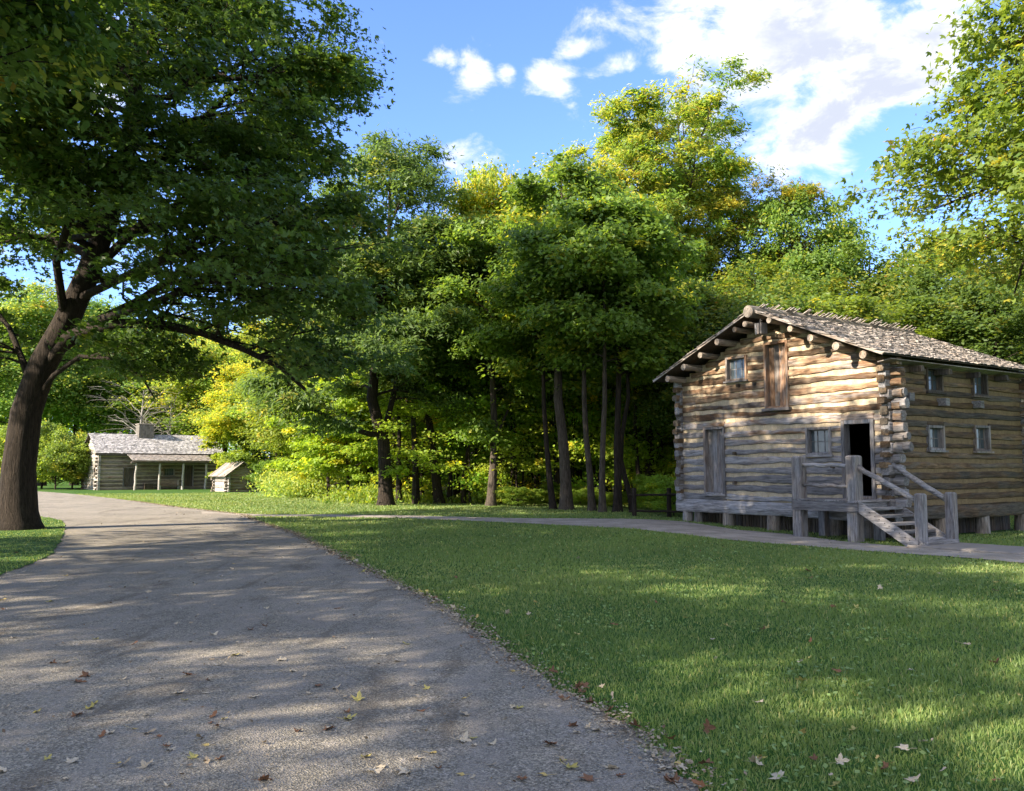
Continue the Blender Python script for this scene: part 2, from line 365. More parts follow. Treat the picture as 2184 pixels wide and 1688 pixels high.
PL = [(430, 1097), (560, 1103), (700, 1103.5), (851, 1106), (1051, 1114), (1211, 1122), (1360, 1130), (1440, 1139), (1535, 1151), (1640, 1160), (1716, 1166), (1897, 1180), (2075, 1192), (2300, 1214)]
def resamp(P, n):
    q = np.array([G(*p)[:2] for p in P]); s = np.concatenate([[0], np.cumsum(np.linalg.norm(np.diff(q, axis=0), axis=1))])
    u = np.linspace(0, s[-1], n); return np.stack([np.interp(u, s, q[:, 0]), np.interp(u, s, q[:, 1])], 1), q
pu, qu = resamp(PU, 260); pl, ql = resamp(PL, 260)
rows = [(a + rng.normal(size=2) * .03, b + rng.normal(size=2) * .03) for a, b in zip(pl, pu)]
strip('path', rows, 5, M['path'], .018)
def on_hard(x, y, m=0.0):                   # on road or path?
    r = (x < road_xr(y) + m) & ~(x < isl_x(y)) & (y < rp[-1, 1])
    qs = qu[np.argsort(qu[:, 0])]; qt = ql[np.argsort(ql[:, 0])]
    p = (x > qs[0, 0]) & (y < np.interp(x, qs[:, 0], qs[:, 1]) + m) & (y > np.interp(x, qt[:, 0], qt[:, 1]) - m)
    return r | p

# ---------------------------------------------------------------- log buildings
def cn(seed):                               # smooth 1-D noise
    r = random.Random(seed); ph = [(r.uniform(.5, 1.4), r.uniform(0, 6)), (r.uniform(1.8, 3.5), r.uniform(0, 6)), (r.uniform(5, 8), r.uniform(0, 6)), (r.uniform(11, 17), r.uniform(0, 6))]
    am = (.5, .3, .2, .16)
    return lambda x: sum(a * sin(x * f + p) for a, (f, p) in zip(am, ph))
def hewn(mb, mp, u0, u1, z0, z1, th, seed, amp=.03, seg=.16, bulge=.009, nb=None, nt=None, dw=0.0, rnd_end=False):
    """one hewn log: u along the wall, w outward"""
    nb = nb or cn(seed); nt = nt or cn(seed + 1); nw = cn(seed + 2); h = z1 - z0
    n = max(2, int((u1 - u0) / seg)); vs = []; rr = random.Random(seed)
    prof = [(-th, .0), (-.03, -.0), (0, .1), (bulge, .36), (bulge, .64), (0, .88), (-.035, 1.0), (-th, 1.0)]
    m = len(prof)
    for i in range(n + 1):
        u = u0 + (u1 - u0) * i / n
        b = z0 + nb(u) * amp; t_ = z1 + nt(u) * amp
        for (w_, s) in prof:
            jw = (nw(u + s * 3) * .35 + rr.uniform(-.5, .5)) * bulge * .8 if w_ > -th else 0
            vs.append(mp(u + rr.uniform(-.02, .02) * (0 < i < n), w_ + jw + dw, b + (t_ - b) * s))
    fs = [(i * m + k, (i + 1) * m + k, (i + 1) * m + (k + 1) % m, i * m + (k + 1) % m) for i in range(n) for k in range(m)]
    fs.append(tuple(range(m))); fs.append(tuple(n * m + k for k in reversed(range(m))))
    mb.add(vs, fs, (rr.random(), rr.random(), rr.random()))
def cut(u0, u1, holes):
    segs = [(u0, u1)]
    for a, b in holes:
        ns = []
        for s, e in segs:
            if b <= s or a >= e: ns.append((s, e)); continue
            if a - s > .03: ns.append((s, a))
            if e - b > .03: ns.append((b, e))
        segs = ns
    return segs
def log_wall(root, mp, L, zb, ze, course, mat, chink, seed, openings=(), gable=None, gap=.36, th=.2, ext=(.18, .18), half=False, amp=.03, seg=.16, parts=('log_wall', 'chinking')):
    mb = MB(); cb = MB(); z = zb - (course / 2 if half else 0); k = 0
    rr = random.Random(seed); zt = gable[1] if gable else ze
    while z < zt - .06:
        z1 = z + course * (1 - gap * rr.uniform(.75, 1.2)); zz = max(z, zb)
        if gable and z1 > ze - .02:
            s = (gable[0]) / (gable[1] - ze)
            ins = (max(z1, ze) - ze) * s; a, b = ins + .05, L - ins - .05; e0 = e1 = 0
            if b - a < .3: break
        else:
            a, b = 0, L; e0 = ext[0] + rr.uniform(-.07, .08); e1 = ext[1] + rr.uniform(-.07, .08)
            if z1 > zt: z1 = zt
        nb, nt = cn(seed * 97 + k * 3), cn(seed * 97 + k * 3 + 1)
        holes = [(o[0], o[1]) for o in openings if min(z1, o[3]) - max(zz, o[2]) > .0 * (z1 - zz)]
        for (s, e) in cut(a - e0, b + e1, holes):
            hewn(mb, mp, s, e, zz, z1, th, seed * 1000 + k * 17 + int(s * 5), amp, seg, nb=nb, nt=nt, dw=rr.uniform(-.012, .012))
        for o in openings:                 # part of the log above or below an opening
            lo, hi = max(zz, o[2]), min(z1, o[3])
            if hi - lo > 0 and (hi - lo) < (z1 - zz) - .05:
                if lo > zz + .04: hewn(mb, mp, o[0] + .003, o[1] - .003, zz, lo, th, seed + k * 5 + 9, .004, seg)
                if hi < z1 - .04: hewn(mb, mp, o[0] + .003, o[1] - .003, hi, z1, th, seed + k * 5 + 11, .004, seg)
        z += course; k += 1
    zs = sorted({zb, ze, zt, *[o[2] for o in openings], *[o[3] for o in openings]} | ({ze + (zt - ze) * q / 14 for q in range(15)} if gable else set()))
    zs = [q for q in zs if zb <= q <= zt]
    for z0, z1 in zip(zs[:-1], zs[1:]):
        if z1 - z0 < .004: continue
        ins = 0 if not gable or z1 <= ze + .001 else (z1 - ze) * gable[0] / (gable[1] - ze)
        if L - 2 * ins < .1: continue
        for (s, e) in cut(ins, L - ins, [(o[0], o[1]) for o in openings if min(z1, o[3]) - max(z0, o[2]) > .002]):
            n = max(1, int((e - s) / .5)); vs = []; fs = []
            for i in range(n + 1):
                u = s + (e - s) * i / n
                for (w_, zz) in ((-.038, z0), (-.038, z1), (-th + .03, z1), (-th + .03, z0)): vs.append(mp(u, w_ + (nb(u) * .004), zz))
            for i in range(n):
                for q in range(4): fs.append((i * 4 + q, (i + 1) * 4 + q, (i + 1) * 4 + (q + 1) % 4, i * 4 + (q + 1) % 4))
            fs += [(0, 1, 2, 3), tuple(n * 4 + q for q in (3, 2, 1, 0))]
            cb.add(vs, fs)
    a = mb.build(parts[0], mat, root); b = cb.build(parts[1], chink, a)
    return a
def wbox(mb, mp, u0, u1, w0, w1, z0, z1, t=None):
    c = [(u0, w0, z0), (u1, w0, z0), (u1, w1, z0), (u0, w1, z0), (u0, w0, z1), (u1, w0, z1), (u1, w1, z1), (u0, w1, z1)]
    mb.add([mp(*q) for q in c], [(0, 3, 2, 1), (4, 5, 6, 7), (0, 1, 5, 4), (1, 2, 6, 5), (2, 3, 7, 6), (3, 0, 4, 7)], t or rt())
def casing(mb, mp, o, fw=.07, dep=.21, proud=.035, sill=True, bottom=True):
    u0, u1, z0, z1 = o; p = proud
    wbox(mb, mp, u0, u0 + fw, -dep, p, z0, z1); wbox(mb, mp, u1 - fw, u1, -dep, p, z0, z1)
    wbox(mb, mp, u0 + fw, u1 - fw, -dep, p - .003, z1 - fw, z1)
    if bottom: wbox(mb, mp, u0 + fw, u1 - fw, -dep, p - .003, z0, z0 + fw * .7)
def window(root, mp, o, nc, nr, mf, ms, label=None, rec=.11, curt=None):
    fr = MB(); casing(fr, mp, o); f = fr.build('window', mf, root, bevel=.004, label=label)
    u0, u1, z0, z1 = o; s = MB(); wbox(s, mp, u0 - .05, u1 + .05, -.02, .085, z0 - .055, z0 - .003); s.build('sill', ms, f, bevel=.005)
    a, b, c, d = u0 + .07, u1 - .07, z0 + .05, z1 - .07
    sm = MB(); q = .028
    wbox(sm, mp, a, a + q, -rec - .03, -rec, c, d); wbox(sm, mp, b - q, b, -rec - .03, -rec, c, d)
    wbox(sm, mp, a + q, b - q, -rec - .03, -rec - .002, c, c + q); wbox(sm, mp, a + q, b - q, -rec - .03, -rec - .002, d - q, d)
    for i in range(1, nc): uu = a + (b - a) * i / nc; wbox(sm, mp, uu - .011, uu + .011, -rec - .026, -rec - .004, c + q, d - q)
    for i in range(1, nr): zz = c + (d - c) * i / nr; wbox(sm, mp, a + q, b - q, -rec - .024, -rec - .007, zz - .011, zz + .011)
    sm.build('muntin', ms, f)
    g = MB(); wbox(g, mp, a + q * .5, b - q * .5, -rec - .02, -rec - .014, c + q * .5, d - q * .5); g.build('pane', M['glass'], f)
    return f
def boards_door(root, mp, o, mf, md, nb=4, rec=.13, inset=.07, label=None, handle=True):
    fr = MB(); casing(fr, mp, o); f = fr.build('door_frame', mf, root, bevel=.004)
    d = MB(); a, b = o[0] + inset, o[1] - inset; wd = (b - a) / nb
    for i in range(nb):
        wbox(d, mp, a + i * wd + .004, a + (i + 1) * wd - .004, -rec - .03, -rec + random.uniform(-.006, .006), o[2] + .055, o[3] - .075)
    wbox(d, mp, a, b, -rec - .05, -rec - .032, o[2] + .055, o[3] - .075, (0, 0, 0))
    dd = d.build('door', md, root, bevel=.004, label=label)
    return f, dd
def shakes(mb, O, r, s, n, Lr, Ls, exp_=.21, top=0.0, lift=.0, wmin=.08, wmax=.17, seed=1, curl=.012):
    rr = random.Random(seed); O, r, s, n = map(np.array, (O, r, s, n)); rows = int(Ls / exp_); exp_ = Ls / rows
    for i in range(rows):
        x = -rr.uniform(0, .08); last = i == rows - 1
        while x < Lr:
            wd = rr.uniform(wmin, wmax) * (.38 if last and top > .3 else 1); x1 = min(x + wd, Lr + .03)
            b = i * exp_ - rr.uniform(0, .045); ln = exp_ * 1.75 if not last else exp_ + top * (rr.uniform(.4, 1.1) if rr.random() < .5 else rr.uniform(0, .15))
            skew = rr.uniform(-.012, .012); h0 = .03 + rr.uniform(0, curl); h1 = .004
            if last: ln = max(ln, exp_ * 1.0); h1 = .004 + (h0 * .2)
            base = O + r * x + s * b
            a = base + n * h0; c = base + r * (x1 - x - .006 + skew * .2) + n * (h0 + rr.uniform(-.006, .006))
            e = O + r * (x + skew) + s * (b + ln) + n * (h1 + (.03 if last and top else 0)); g = O + r * (x1 - .006 + skew) + s * (b + ln) + n * (h1 + (.03 if last and top else 0))
            th = n * .018
            mb.add([a, c, g, e, a - th, c - th, g - th, e - th], [(0, 1, 2, 3), (4, 7, 6, 5), (0, 4, 5, 1), (1, 5, 6, 2), (3, 2, 6, 7), (0, 3, 7, 4)], (rr.random(), rr.random() ** .8, rr.random()))
            x = x1
def pole(mb, p0, p1, r, n=10, wobble=.02, seg=6, taper=1.0, t=None, jit=.04):
    p0, p1 = np.array(p0, float), np.array(p1, float); pts = []; rad = []
    for i in range(seg + 1):
        q = i / seg; e = np.array([random.uniform(-1, 1) for _ in range(3)]) * wobble * (0 < i < seg)
        pts.append(p0 + (p1 - p0) * q + e); rad.append(r * (1 + (taper - 1) * q) * random.uniform(.94, 1.06))
    mb.tube(pts, rad, n, t=t, jit=jit)

# ---- two storey log building on posts ----
A1 = -radians(56.6)
mill = thing('log_building', (5.343, 27.9, 0), A1, 'tall two storey log building on stump posts with shake roof and open doorway', 'building')
WD, DP, ZB, ZE, ZR = 7.5, 6.6, .66, 4.42, 5.98
fm = lambda u, w_, z: (u, -w_, z)
rm = lambda u, w_, z: (WD + w_, u, z)
lm = lambda u, w_, z: (-w_, u, z)
bm_ = lambda u, w_, z: (u, DP + w_, z)
o_ldoor = (1.12, 1.98, .84, 2.88); o_loft = (3.56, 4.40, 3.33, 5.24); o_gwin = (2.09, 2.91, 4.24, 4.97)
o_win = (4.93, 5.74, 1.98, 2.73); o_door = (6.06, 7.02, .84, 2.87)
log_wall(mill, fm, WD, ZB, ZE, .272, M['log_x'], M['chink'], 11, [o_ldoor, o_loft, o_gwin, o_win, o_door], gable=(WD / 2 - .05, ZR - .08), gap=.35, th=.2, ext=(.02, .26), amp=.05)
s_up = (1.60, 2.36, 3.62, 4.29); s_lo = (1.57, 2.33, 2.09, 2.74); s_e1 = (3.82, 4.6, 3.62, 4.29); s_e2 = (3.8, 4.6, 2.09, 2.8)
log_wall(mill, rm, DP, ZB, ZE, .272, M['log_y'], M['chink_shade'], 23, [s_up, s_lo, s_e1, s_e2], gap=.44, ext=(.2, .2), half=True)
log_wall(mill, lm, DP, ZB, ZE, .272, M['log_y'], M['chink'], 31, [], gap=.36, ext=(.16, .2), half=True, seg=.4)
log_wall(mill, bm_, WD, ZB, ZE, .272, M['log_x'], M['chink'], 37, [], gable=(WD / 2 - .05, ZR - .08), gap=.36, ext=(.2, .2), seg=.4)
b = MB(); hewn(b, fm, -.1, WD + .05, .27, .655, .3, 501, .015, .2, .02, dw=.03); b.build('sill_beam', M['wood_x'], mill, label='long squared grey beam under the front wall')
b = MB(); hewn(b, rm, -.05, DP + .1, .3, .655, .3, 502, .02, .2, .02, dw=.02); b.build('sill_beam', M['log_y'], mill)
b = MB(); b.box((.2, .2, .6), (WD - .2, DP - .2, .82)); b.build('floor', M['inner'], mill)
b = MB(); b.box((.24, .24, .82), (.26, DP - .24, 5)); b.box((WD - .26, .24, .82), (WD - .24, DP - .24, 4.4)); b.box((.27, DP - .27, .82), (WD - .27, DP - .25, 4.4)); b.build('shade_lining', M['inner'], mill)  # dark panels added inside; the room's shade is put in their colour
b = MB(); b.box((.28, .2, 3.0), (WD - .28, DP - .28, 3.1)); b.build('loft_floor', M['inner'], mill)
window(mill, fm, o_gwin, 3, 2, M['warm_z'], M['wood_x'], 'small six pane gable window'); window(mill, fm, o_win, 3, 2, M['wood_z'], M['wood_x'], 'six pane window beside the open doorway')
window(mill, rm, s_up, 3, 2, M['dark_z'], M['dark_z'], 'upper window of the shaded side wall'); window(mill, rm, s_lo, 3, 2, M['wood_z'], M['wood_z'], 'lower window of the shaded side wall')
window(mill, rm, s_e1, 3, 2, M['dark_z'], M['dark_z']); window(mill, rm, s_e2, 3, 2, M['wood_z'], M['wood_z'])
boards_door(mill, fm, o_ldoor, M['wood_z'], M['wood_z'], 4, label='closed narrow board door at ground floor left')
f_, d_ = boards_door(mill, fm, o_loft, M['warm_z'], M['warm_z'], 4, label='tall brown board loft door in the gable')
b = MB(); wbox(b, fm, 3.5, 4.46, -.05, .1, 3.25, 3.33); b.build('sill', M['wood_x'], f_, bevel=.006)
b = MB(); wbox(b, fm, 1.07, 2.03, -.05, .09, .78, .838); b.build('sill', M['wood_x'], mill, bevel=.006)
b = MB(); casing(b, fm, o_door, .1, .21, .04); b.build('door_frame', M['wood_z'], mill, bevel=.005, label='grey frame of the open doorway')
b = MB()                                     # the entrance door stands open, swung inwards on its left jamb
for i in range(4): b.box((6.885, .22 + i * .2, .86), (6.92, .215 + (i + 1) * .2, 2.74))
for z in (1.1, 2.4): b.box((6.86, .24, z), (6.884, 1.0, z + .1))
d = b.build('door', M['dark_z'], mill, label='entrance door swung open inwards')
b = MB(); b.box((6.85, .8, 1.72), (6.884, .83, 1.9)); b.build('handle', M['iron'], d)
# posts under the front and side
def fx(dx):                                  # picture x of a foot of the front wall -> local x
    o = np.array([5.343, 27.9, 0]); n = np.array([-sin(A1), cos(A1), 0]); r = ray(dx, 1115); t_ = ((o - np.array([0, 0, CAMZ])) @ n) / (r @ n); p = r * t_ - np.array([o[0], o[1], 0])
    return p[0] * cos(A1) + p[1] * sin(A1)
for dx, r in ((1461, .17), (1484, .15), (1547, .17), (1644, .2), (1770, .2), (1850, .18)):
    x = fx(dx); b = MB(); b.tube([(x, .14, -.35), (x, .14, 0), (x + .01, .14, .285)], [r * 1.06, r, r * .97], 14, jit=.03); b.build('foundation_post', M['post_z'], mill)
for y in (2.2, 4.3, 6.4):
    b = MB(); b.tube([(WD - .15, y, -.4), (WD - .15, y, 0), (WD - .15, y, .32)], [.2, .19, .18], 14, jit=.03); b.build('foundation_post', M['post_z'], mill)
b = MB(); x = .35
while x < WD - .3:
    wd = random.uniform(.05, .1); b.box((x, .55 + random.uniform(-.02, .02), -.4), (x + wd, .6, .6), j=.008); x += wd + random.uniform(.012, .04)
b.build('picket_skirt', M['dark_z'], mill)
b = MB(); y = .7
while y < DP:
    wd = random.uniform(.05, .1); b.box((WD - .62, y, -.4), (WD - .57, y + wd, .6), j=.008); y += wd + random.uniform(.012, .03)
b.build('picket_skirt', M['dark_z'], mill)
# log ends and pegs that show in the walls
for (x, z) in ((2.40, 2.06), (2.37, 1.19), (5.79, 1.67), (2.59, 4.08), (3.21, 4.08)):
    b = MB(); b.box((x - .035, -.1, z - .05), (x + .035, .02, z + .05), j=.006); b.build('peg', M['dark_z'], mill)
for (y, z, l) in ((2.2, 3.36, .22), (.42, 3.4, .34), (3.9, 3.36, .22)):
    b = MB(); b.box((WD - .05, y - .09, z - .1), (WD + l, y + .09, z + .1), j=.01); b.build('joist_end', M['wood_y'], mill, bevel=.01)
# irregular corner logs: squared ends standing in front of the front wall and past the side wall
rr = random.Random(5)
for c, (xc, ys_) in enumerate(((WD - .09, -1), (.11, -1))):
    z = ZB - .02
    while z < ZE - .1:
        b = MB(); h = .272 * rr.uniform(.72, .98); lx = rr.uniform(.1, .2); 
        w_ = .1 + rr.uniform(-.01, .03); pr = rr.uniform(.06, .2)
        ch = .035
        pts = [(-w_ + ch, 0), (w_ - ch, 0), (w_, ch), (w_, h - ch), (w_ - ch, h), (-w_ + ch, h), (-w_, h - ch), (-w_, ch)]
        pts = [(px + rr.uniform(-.015, .015), pz + rr.uniform(-.012, .012)) for px, pz in pts]
        zz = z + .13
        vs = [(xc + px, -pr, zz + pz - .136 + .0) for px, pz in pts] + [(xc + px, .3, zz + pz - .136) for px, pz in pts]
        fs = [(k, (k + 1) % 8, 8 + (k + 1) % 8, 8 + k) for k in range(8)] + [tuple(range(8))]
        b.add(vs, fs, (rr.random(), rr.random(), rr.random()))
        b.build('log_end', M['wood_y'], mill); z += .272
z = ZB + .02
while z < ZE - .2:
    if rr.random() < .85:
        e = rr.uniform(.2, .42); r = rr.uniform(.1, .135); b = MB()
        b.tube([(WD - .1, .14, z + .1), (WD + e * .5, .14, z + .1), (WD + e, .14 + rr.uniform(-.03, .03), z + .1 + rr.uniform(-.02, .02))], [r, r * 1.02, r * rr.uniform(.85, 1.05)], 7, jit=.12)
        b.build('log_end', M['wood_x'], mill)
    z += .272
# purlins and ridge log
OVF, OVB = .72, .5
SL = (ZR - ZE) / (WD / 2)
def roofz(x): return ZR - abs(x - WD / 2) * SL
b = MB(); pole(b, (3.73, -OVF - .12, ZR + .08), (3.75, DP + OVB, ZR + .08), .17, 16, .0, 5, jit=.015); b.build('ridge_log', M['purlin'], mill, label='massive round ridge log, its sawn end sticking out of the gable')
for x, r, dz, e in ((3.55, .12, -.2, .78), (4.36, .12, -.03, .72), (5.02, .12, -.08, .66), (5.70, .14, -.14, .7), (6.50, .15, -.13, .74), (7.22, .14, -.12, .66),
                 (3.05, .115, -.07, .66), (2.40, .13, -.09, .7), (1.69, .12, -.11, .68), (.99, .14, -.12, .7), (.3, .14, -.14, .72)):
    z = roofz(x) + dz; r *= .72; b = MB(); pole(b, (x, -e, z + r * .35), (x + random.uniform(-.03, .03), DP + OVB, z), r, 12, .01, 6, jit=.03); b.build('purlin', M['purlin'], mill)
# roof
OX = .32; se = np.array([cos(math.atan(SL)), 0, sin(math.atan(SL))])
Ls = (WD / 2 + OX) / se[0]; Lr = DP + OVF + OVB
zt = .11
nl = np.array([-se[2], 0, se[0]]); nr_ = np.array([se[2], 0, se[0]])
pL = np.array([-OX, -OVF, ZR - (WD / 2 + OX) * SL + zt]); pR = np.array([WD + OX, -OVF, ZR - (WD / 2 + OX) * SL + zt])
b = MB(); b.obox(pL, se * Ls, (0, Lr, 0), nl * .025); b.build('roof_boards', M['dark_z'], mill)
sr = np.array([-se[0], 0, se[2]])
b = MB(); b.obox(pR, sr * (Ls - .003), (0, Lr, 0), nr_ * .025); b.build('roof_boards', M['dark_z'], mill)
b = MB(); shakes(b, pL + nl * .027, (0, 1, 0), se, nl, Lr, Ls, .22, top=.4, seed=3)
b.build('shake_roof', M['shake_x'], mill, label='roof slope whose top shakes stick up past the ridge like a comb')
b = MB(); shakes(b, pR + nr_ * .027, (0, 1, 0), sr, nr_, Lr, Ls, .2, seed=4, curl=.02)
b.build('shake_roof', M['shake_x'], mill)
for (p, s_, n_, L_) in ((pL, se, nl, Ls), (pR, sr, nr_, Ls)):   # rake boards
    b = MB(); b.obox(p + np.array([0, -.03, 0]) - n_ * .02, s_ * L_, (0, .028, 0), n_ * .06); b.build('rake_board', M['shake_x'], mill)
# eave boards on short brackets along the right hand side
yb = -.45
for k in range(5):
    l = random.uniform(1.25, 1.5); b = MB(); z = pR[2] - .03
    b.obox((WD - .02, yb, z - .12), (.36, 0, .05), (0, l, .0), (0, 0, .02)); b.build('eave_board', M['shake_x'], mill)
    b = MB(); b.box((WD - .1, yb + l - .08, z - .3), (WD + .34, yb + l + .06, z - .15), j=.012); b.build('eave_bracket', M['dark_z'], mill, bevel=.01)
    yb += l + .012
# hoisting block under the ridge log
b = MB()
for dx_ in (-.13, -.045, .045): b.box((3.93 + dx_, -.66, 5.40), (3.93 + dx_ + .075, -.4, 5.72), j=.008)
t_ = b.build('hoist_block', M['wood_z'], None, bevel=.015)
t_.location = mill.location; t_.rotation_euler = mill.rotation_euler
tag(t_, 'grey wooden hoist block hanging from the ridge log of the log building', 'pulley')
b = MB(); b.tube([(3.92, -.53, 5.70), (3.9, -.53, 5.86)], .02, 6); b.tube([(3.84, -.53, 5.78), (3.98, -.53, 5.79)], .018, 6); b.build('hook', M['iron'], t_)

# ---- entrance stairs ----
st = thing('entrance_stairs', mill.location, A1, 'grey timber landing and stairs with pole handrails at the open doorway', 'stairs')
def beamz(x, y, w_, z0, z1, name, ch=.03, label=None):
    b = MB(); h = w_ / 2; c = .022
    def ring(z, k): return [(x + sx * (h - k) , y + sy * (h - k), z) for sx, sy in ((-1, -1), (1, -1), (1, 1), (-1, 1))]
    vs = ring(z0, 0) + ring(z1 - ch, 0) + ring(z1, ch)
    fs = [(i + 4 * l, (i + 1) % 4 + 4 * l, (i + 1) % 4 + 4 * (l + 1), i + 4 * (l + 1)) for l in range(2) for i in range(4)] + [(8, 9, 10, 11)]
    b.add(vs, fs); return b.build(name, M['wood_z'], st, bevel=.012, label=label)
PF = -1.2
beamz(5.62, PF, .27, -.35, 1.93, 'post'); beamz(7.24, PF, .28, -.4, 1.93, 'post')
beamz(5.62, -.25, .2, -.35, .72, 'post'); beamz(7.24, -.25, .2, -.35, .72, 'post')
beamz(8.93, PF, .2, -.45, 1.05, 'newel_post'); beamz(8.93, .04, .2, -.45, 1.06, 'newel_post')
b = MB(); x = 5.46
while x < 7.5: b.box((x, PF - .14, .80), (x + .2, -.05, .842), j=.004); x += .205
b.build('landing_deck', M['wood_y'], st, bevel=.004)
b = MB(); b.box((5.55, PF - .19, .56), (7.44, PF - .142, .79), j=.004)
b.build('landing_beam', M['wood_x'], st, bevel=.008)
b = MB(); b.box((7.39, PF - .13, .56), (7.44, -.1, .79)); b.build('landing_beam', M['wood_y'], st, bevel=.006)
b = MB(); b.box((5.46, PF - .13, .56), (5.5, -.1, .79)); b.build('landing_beam', M['wood_y'], st, bevel=.006)
for yy0 in (PF - .17, .0):
    b = MB(); vs = []
    for y in (yy0, yy0 + .06):
        vs += [(7.445, y, .84), (8.93, y, -.02), (8.93, y, -.17), (8.66, y, -.17), (7.445, y, .55)]
    b.add(vs, [(0, 1, 2, 3, 4), (9, 8, 7, 6, 5), (0, 5, 6, 1), (1, 6, 7, 2), (2, 7, 8, 3), (3, 8, 9, 4), (4, 9, 5, 0)])
    sg = b.build('stringer', M['wood_x'], st, bevel=.008)
    for k in range(5):
        x = 7.62 + k * .25; z = .84 - (x - 7.445) * .58
        for q in (0, .11): b = MB(); b.box((x + q, yy0 - .006, z - .12 - q * .55), (x + q + .022, yy0 + .001, z - .098 - q * .55)); b.build('bolt_head', M['iron'], sg)
for k in range(5):
    x = 7.45 + k * .27; z = .68 - k * .168
    b = MB(); b.box((x, PF - .107, z - .06), (x + .29, -.003, z), j=.003); b.build('tread', M['wood_y'], st, bevel=.006)
b = MB(); b.box((8.8, PF - .107, -.165), (9.12, -.003, -.02), j=.003); b.build('tread', M['wood_y'], st, bevel=.006)
random.seed(12)
for z, r in ((1.71, .055), (1.19, .05)):
    b = MB(); pole(b, (5.72, PF, z), (7.12, PF, z - .02), r, 10, .022, 8); b.build('rail', M['wood_x'], st, smooth=True)
b = MB(); pole(b, (7.36, PF, 1.66), (8.85, PF, .86), .062, 10, .02, 8); b.build('handrail', M['wood_x'], st, smooth=True)
b = MB(); pole(b, (7.46, .0, 1.72), (8.85, .04, .86), .065, 10, .02, 8); b.build('handrail', M['wood_x'], st, smooth=True)
b = MB(); b.box((8.75, -1.5, -.4), (11.2, .25, -.105), j=.01)
s_ = b.build('concrete_slab', M['slab'], None, bevel=.02); s_.location = mill.location; s_.rotation_euler = mill.rotation_euler
tag(s_, 'low flat slab at the foot of the entrance stairs', 'slab')

# ---- rail fence by the building ----
fe = thing('rail_fence', (5.2, 29.2, 0), 0, 'dark split rail fence running into the woods beside the log building', 'fence')
for x in (-1.0, 0.2):
    b = MB(); b.tube([(x, .8, -.3), (x, .8, .95)], [.09, .075], 8, jit=.08); b.build('post', M['bark'], fe)
for z in (.15, .72):
    b = MB(); pole(b, (-1.2, .8, z), (.7, .5, z + .02), .04, 7, .02, 5); b.build('rail', M['bark'], fe)

# ---- far log cabin ----
A2 = math.atan2(.6, .8); CO = (-36.2, 76, 0); ZG = -.3
cab = thing('log_cabin', CO, A2, 'long low log cabin with grey shake roof, stone chimney and front porch', 'building')
L2, D2, E2, R2 = 10.7, 5.8, 3.1, 4.72
f2 = lambda u, w_, z: (u, -w_, z); l2 = lambda u, w_, z: (-w_, D2 - u, z); r2_ = lambda u, w_, z: (L2 + w_, u, z); b2 = lambda u, w_, z: (u, D2 + w_, z)
d1 = (2.1, 3.1, -.02, 1.75); d2 = (7.35, 8.25, 0.0, 1.98); w2 = (5.55, 6.55, .95, 1.72)
log_wall(cab, f2, L2, ZG, E2, .34, M['pale_x'], M['chink_far'], 41, [d1, d2, w2], gap=.33, ext=(.2, .2), amp=.03, seg=.5)
gw = (4.5, 5.1, 1.0, 1.75)
log_wall(cab, l2, D2, ZG, E2, .34, M['pale_y'], M['chink_far'], 43, [gw], gable=(D2 / 2 - .05, R2 - .08), gap=.12, ext=(.2, .2), amp=.015, seg=.5, half=True)
log_wall(cab, r2_, D2, ZG, E2, .34, M['pale_y'], M['chink_far'], 47, [], gable=(D2 / 2 - .05, R2 - .08), gap=.3, ext=(.2, .2), seg=.8, half=True)
log_wall(cab, b2, L2, ZG, E2, .34, M['pale_x'], M['chink_far'], 49, [], gap=.3, ext=(.2, .2), seg=.8)
boards_door(cab, f2, d1, M['wood_z'], M['dark_z'], 6, label='dark board door left of the porch post'); boards_door(cab, f2, d2, M['wood_z'], M['dark_z'], 6, label='dark board door at the right of the porch')
window(cab, f2, w2, 4, 2, M['warm_z'], M['wood_x']); window(cab, l2, gw, 1, 2, M['dark_z'], M['wood_y'], 'narrow dark window in the gable end')
b = MB(); b.box((.2, .2, ZG), (L2 - .2, D2 - .2, -.1)); b.build('floor', M['inner'], cab)
sl2 = (R2 - E2) / (D2 / 2); ov = .35; s2 = np.array([0, cos(math.atan(sl2)), sin(math.atan(sl2))]); LS2 = (D2 / 2 + ov) / s2[1]
n2_ = np.array([0, -s2[2], s2[1]]); p2 = np.array([-.25, -ov, R2 - (D2 / 2 + ov) * sl2 + .05])
b = MB(); b.obox(p2, (L2 + .5, 0, 0), s2 * LS2, n2_ * .03); b.build('roof_boards', M['dark_z'], cab)
b = MB(); shakes(b, p2 + n2_ * .032, (1, 0, 0), s2, n2_, L2 + .5, LS2, .28, seed=8, wmin=.12, wmax=.22, curl=.03); b.build('shake_roof', M['shake_y'], cab)
s3 = np.array([0, -s2[1], s2[2]]); n3_ = np.array([0, s2[2], s2[1]]); p3 = np.array([-.25, D2 + ov, p2[2]])
b = MB(); b.obox(p3, (L2 + .5, 0, 0), s3 * (LS2 - .003), n3_ * .03); b.build('roof_boards', M['dark_z'], cab)
b = MB(); shakes(b, p3 + n3_ * .032, (1, 0, 0), s3, n3_, L2 + .5, LS2, .3, seed=9, wmin=.15, wmax=.25, top=.12); b.build('shake_roof', M['shake_y'], cab)
b = MB(); b.box((-.26, -ov + .02, p2[2] - .16), (L2 + .26, -ov + .16, p2[2] - .02)); b.build('eave_beam', M['dark_z'], cab)
rr = random.Random(9)
b = MB()
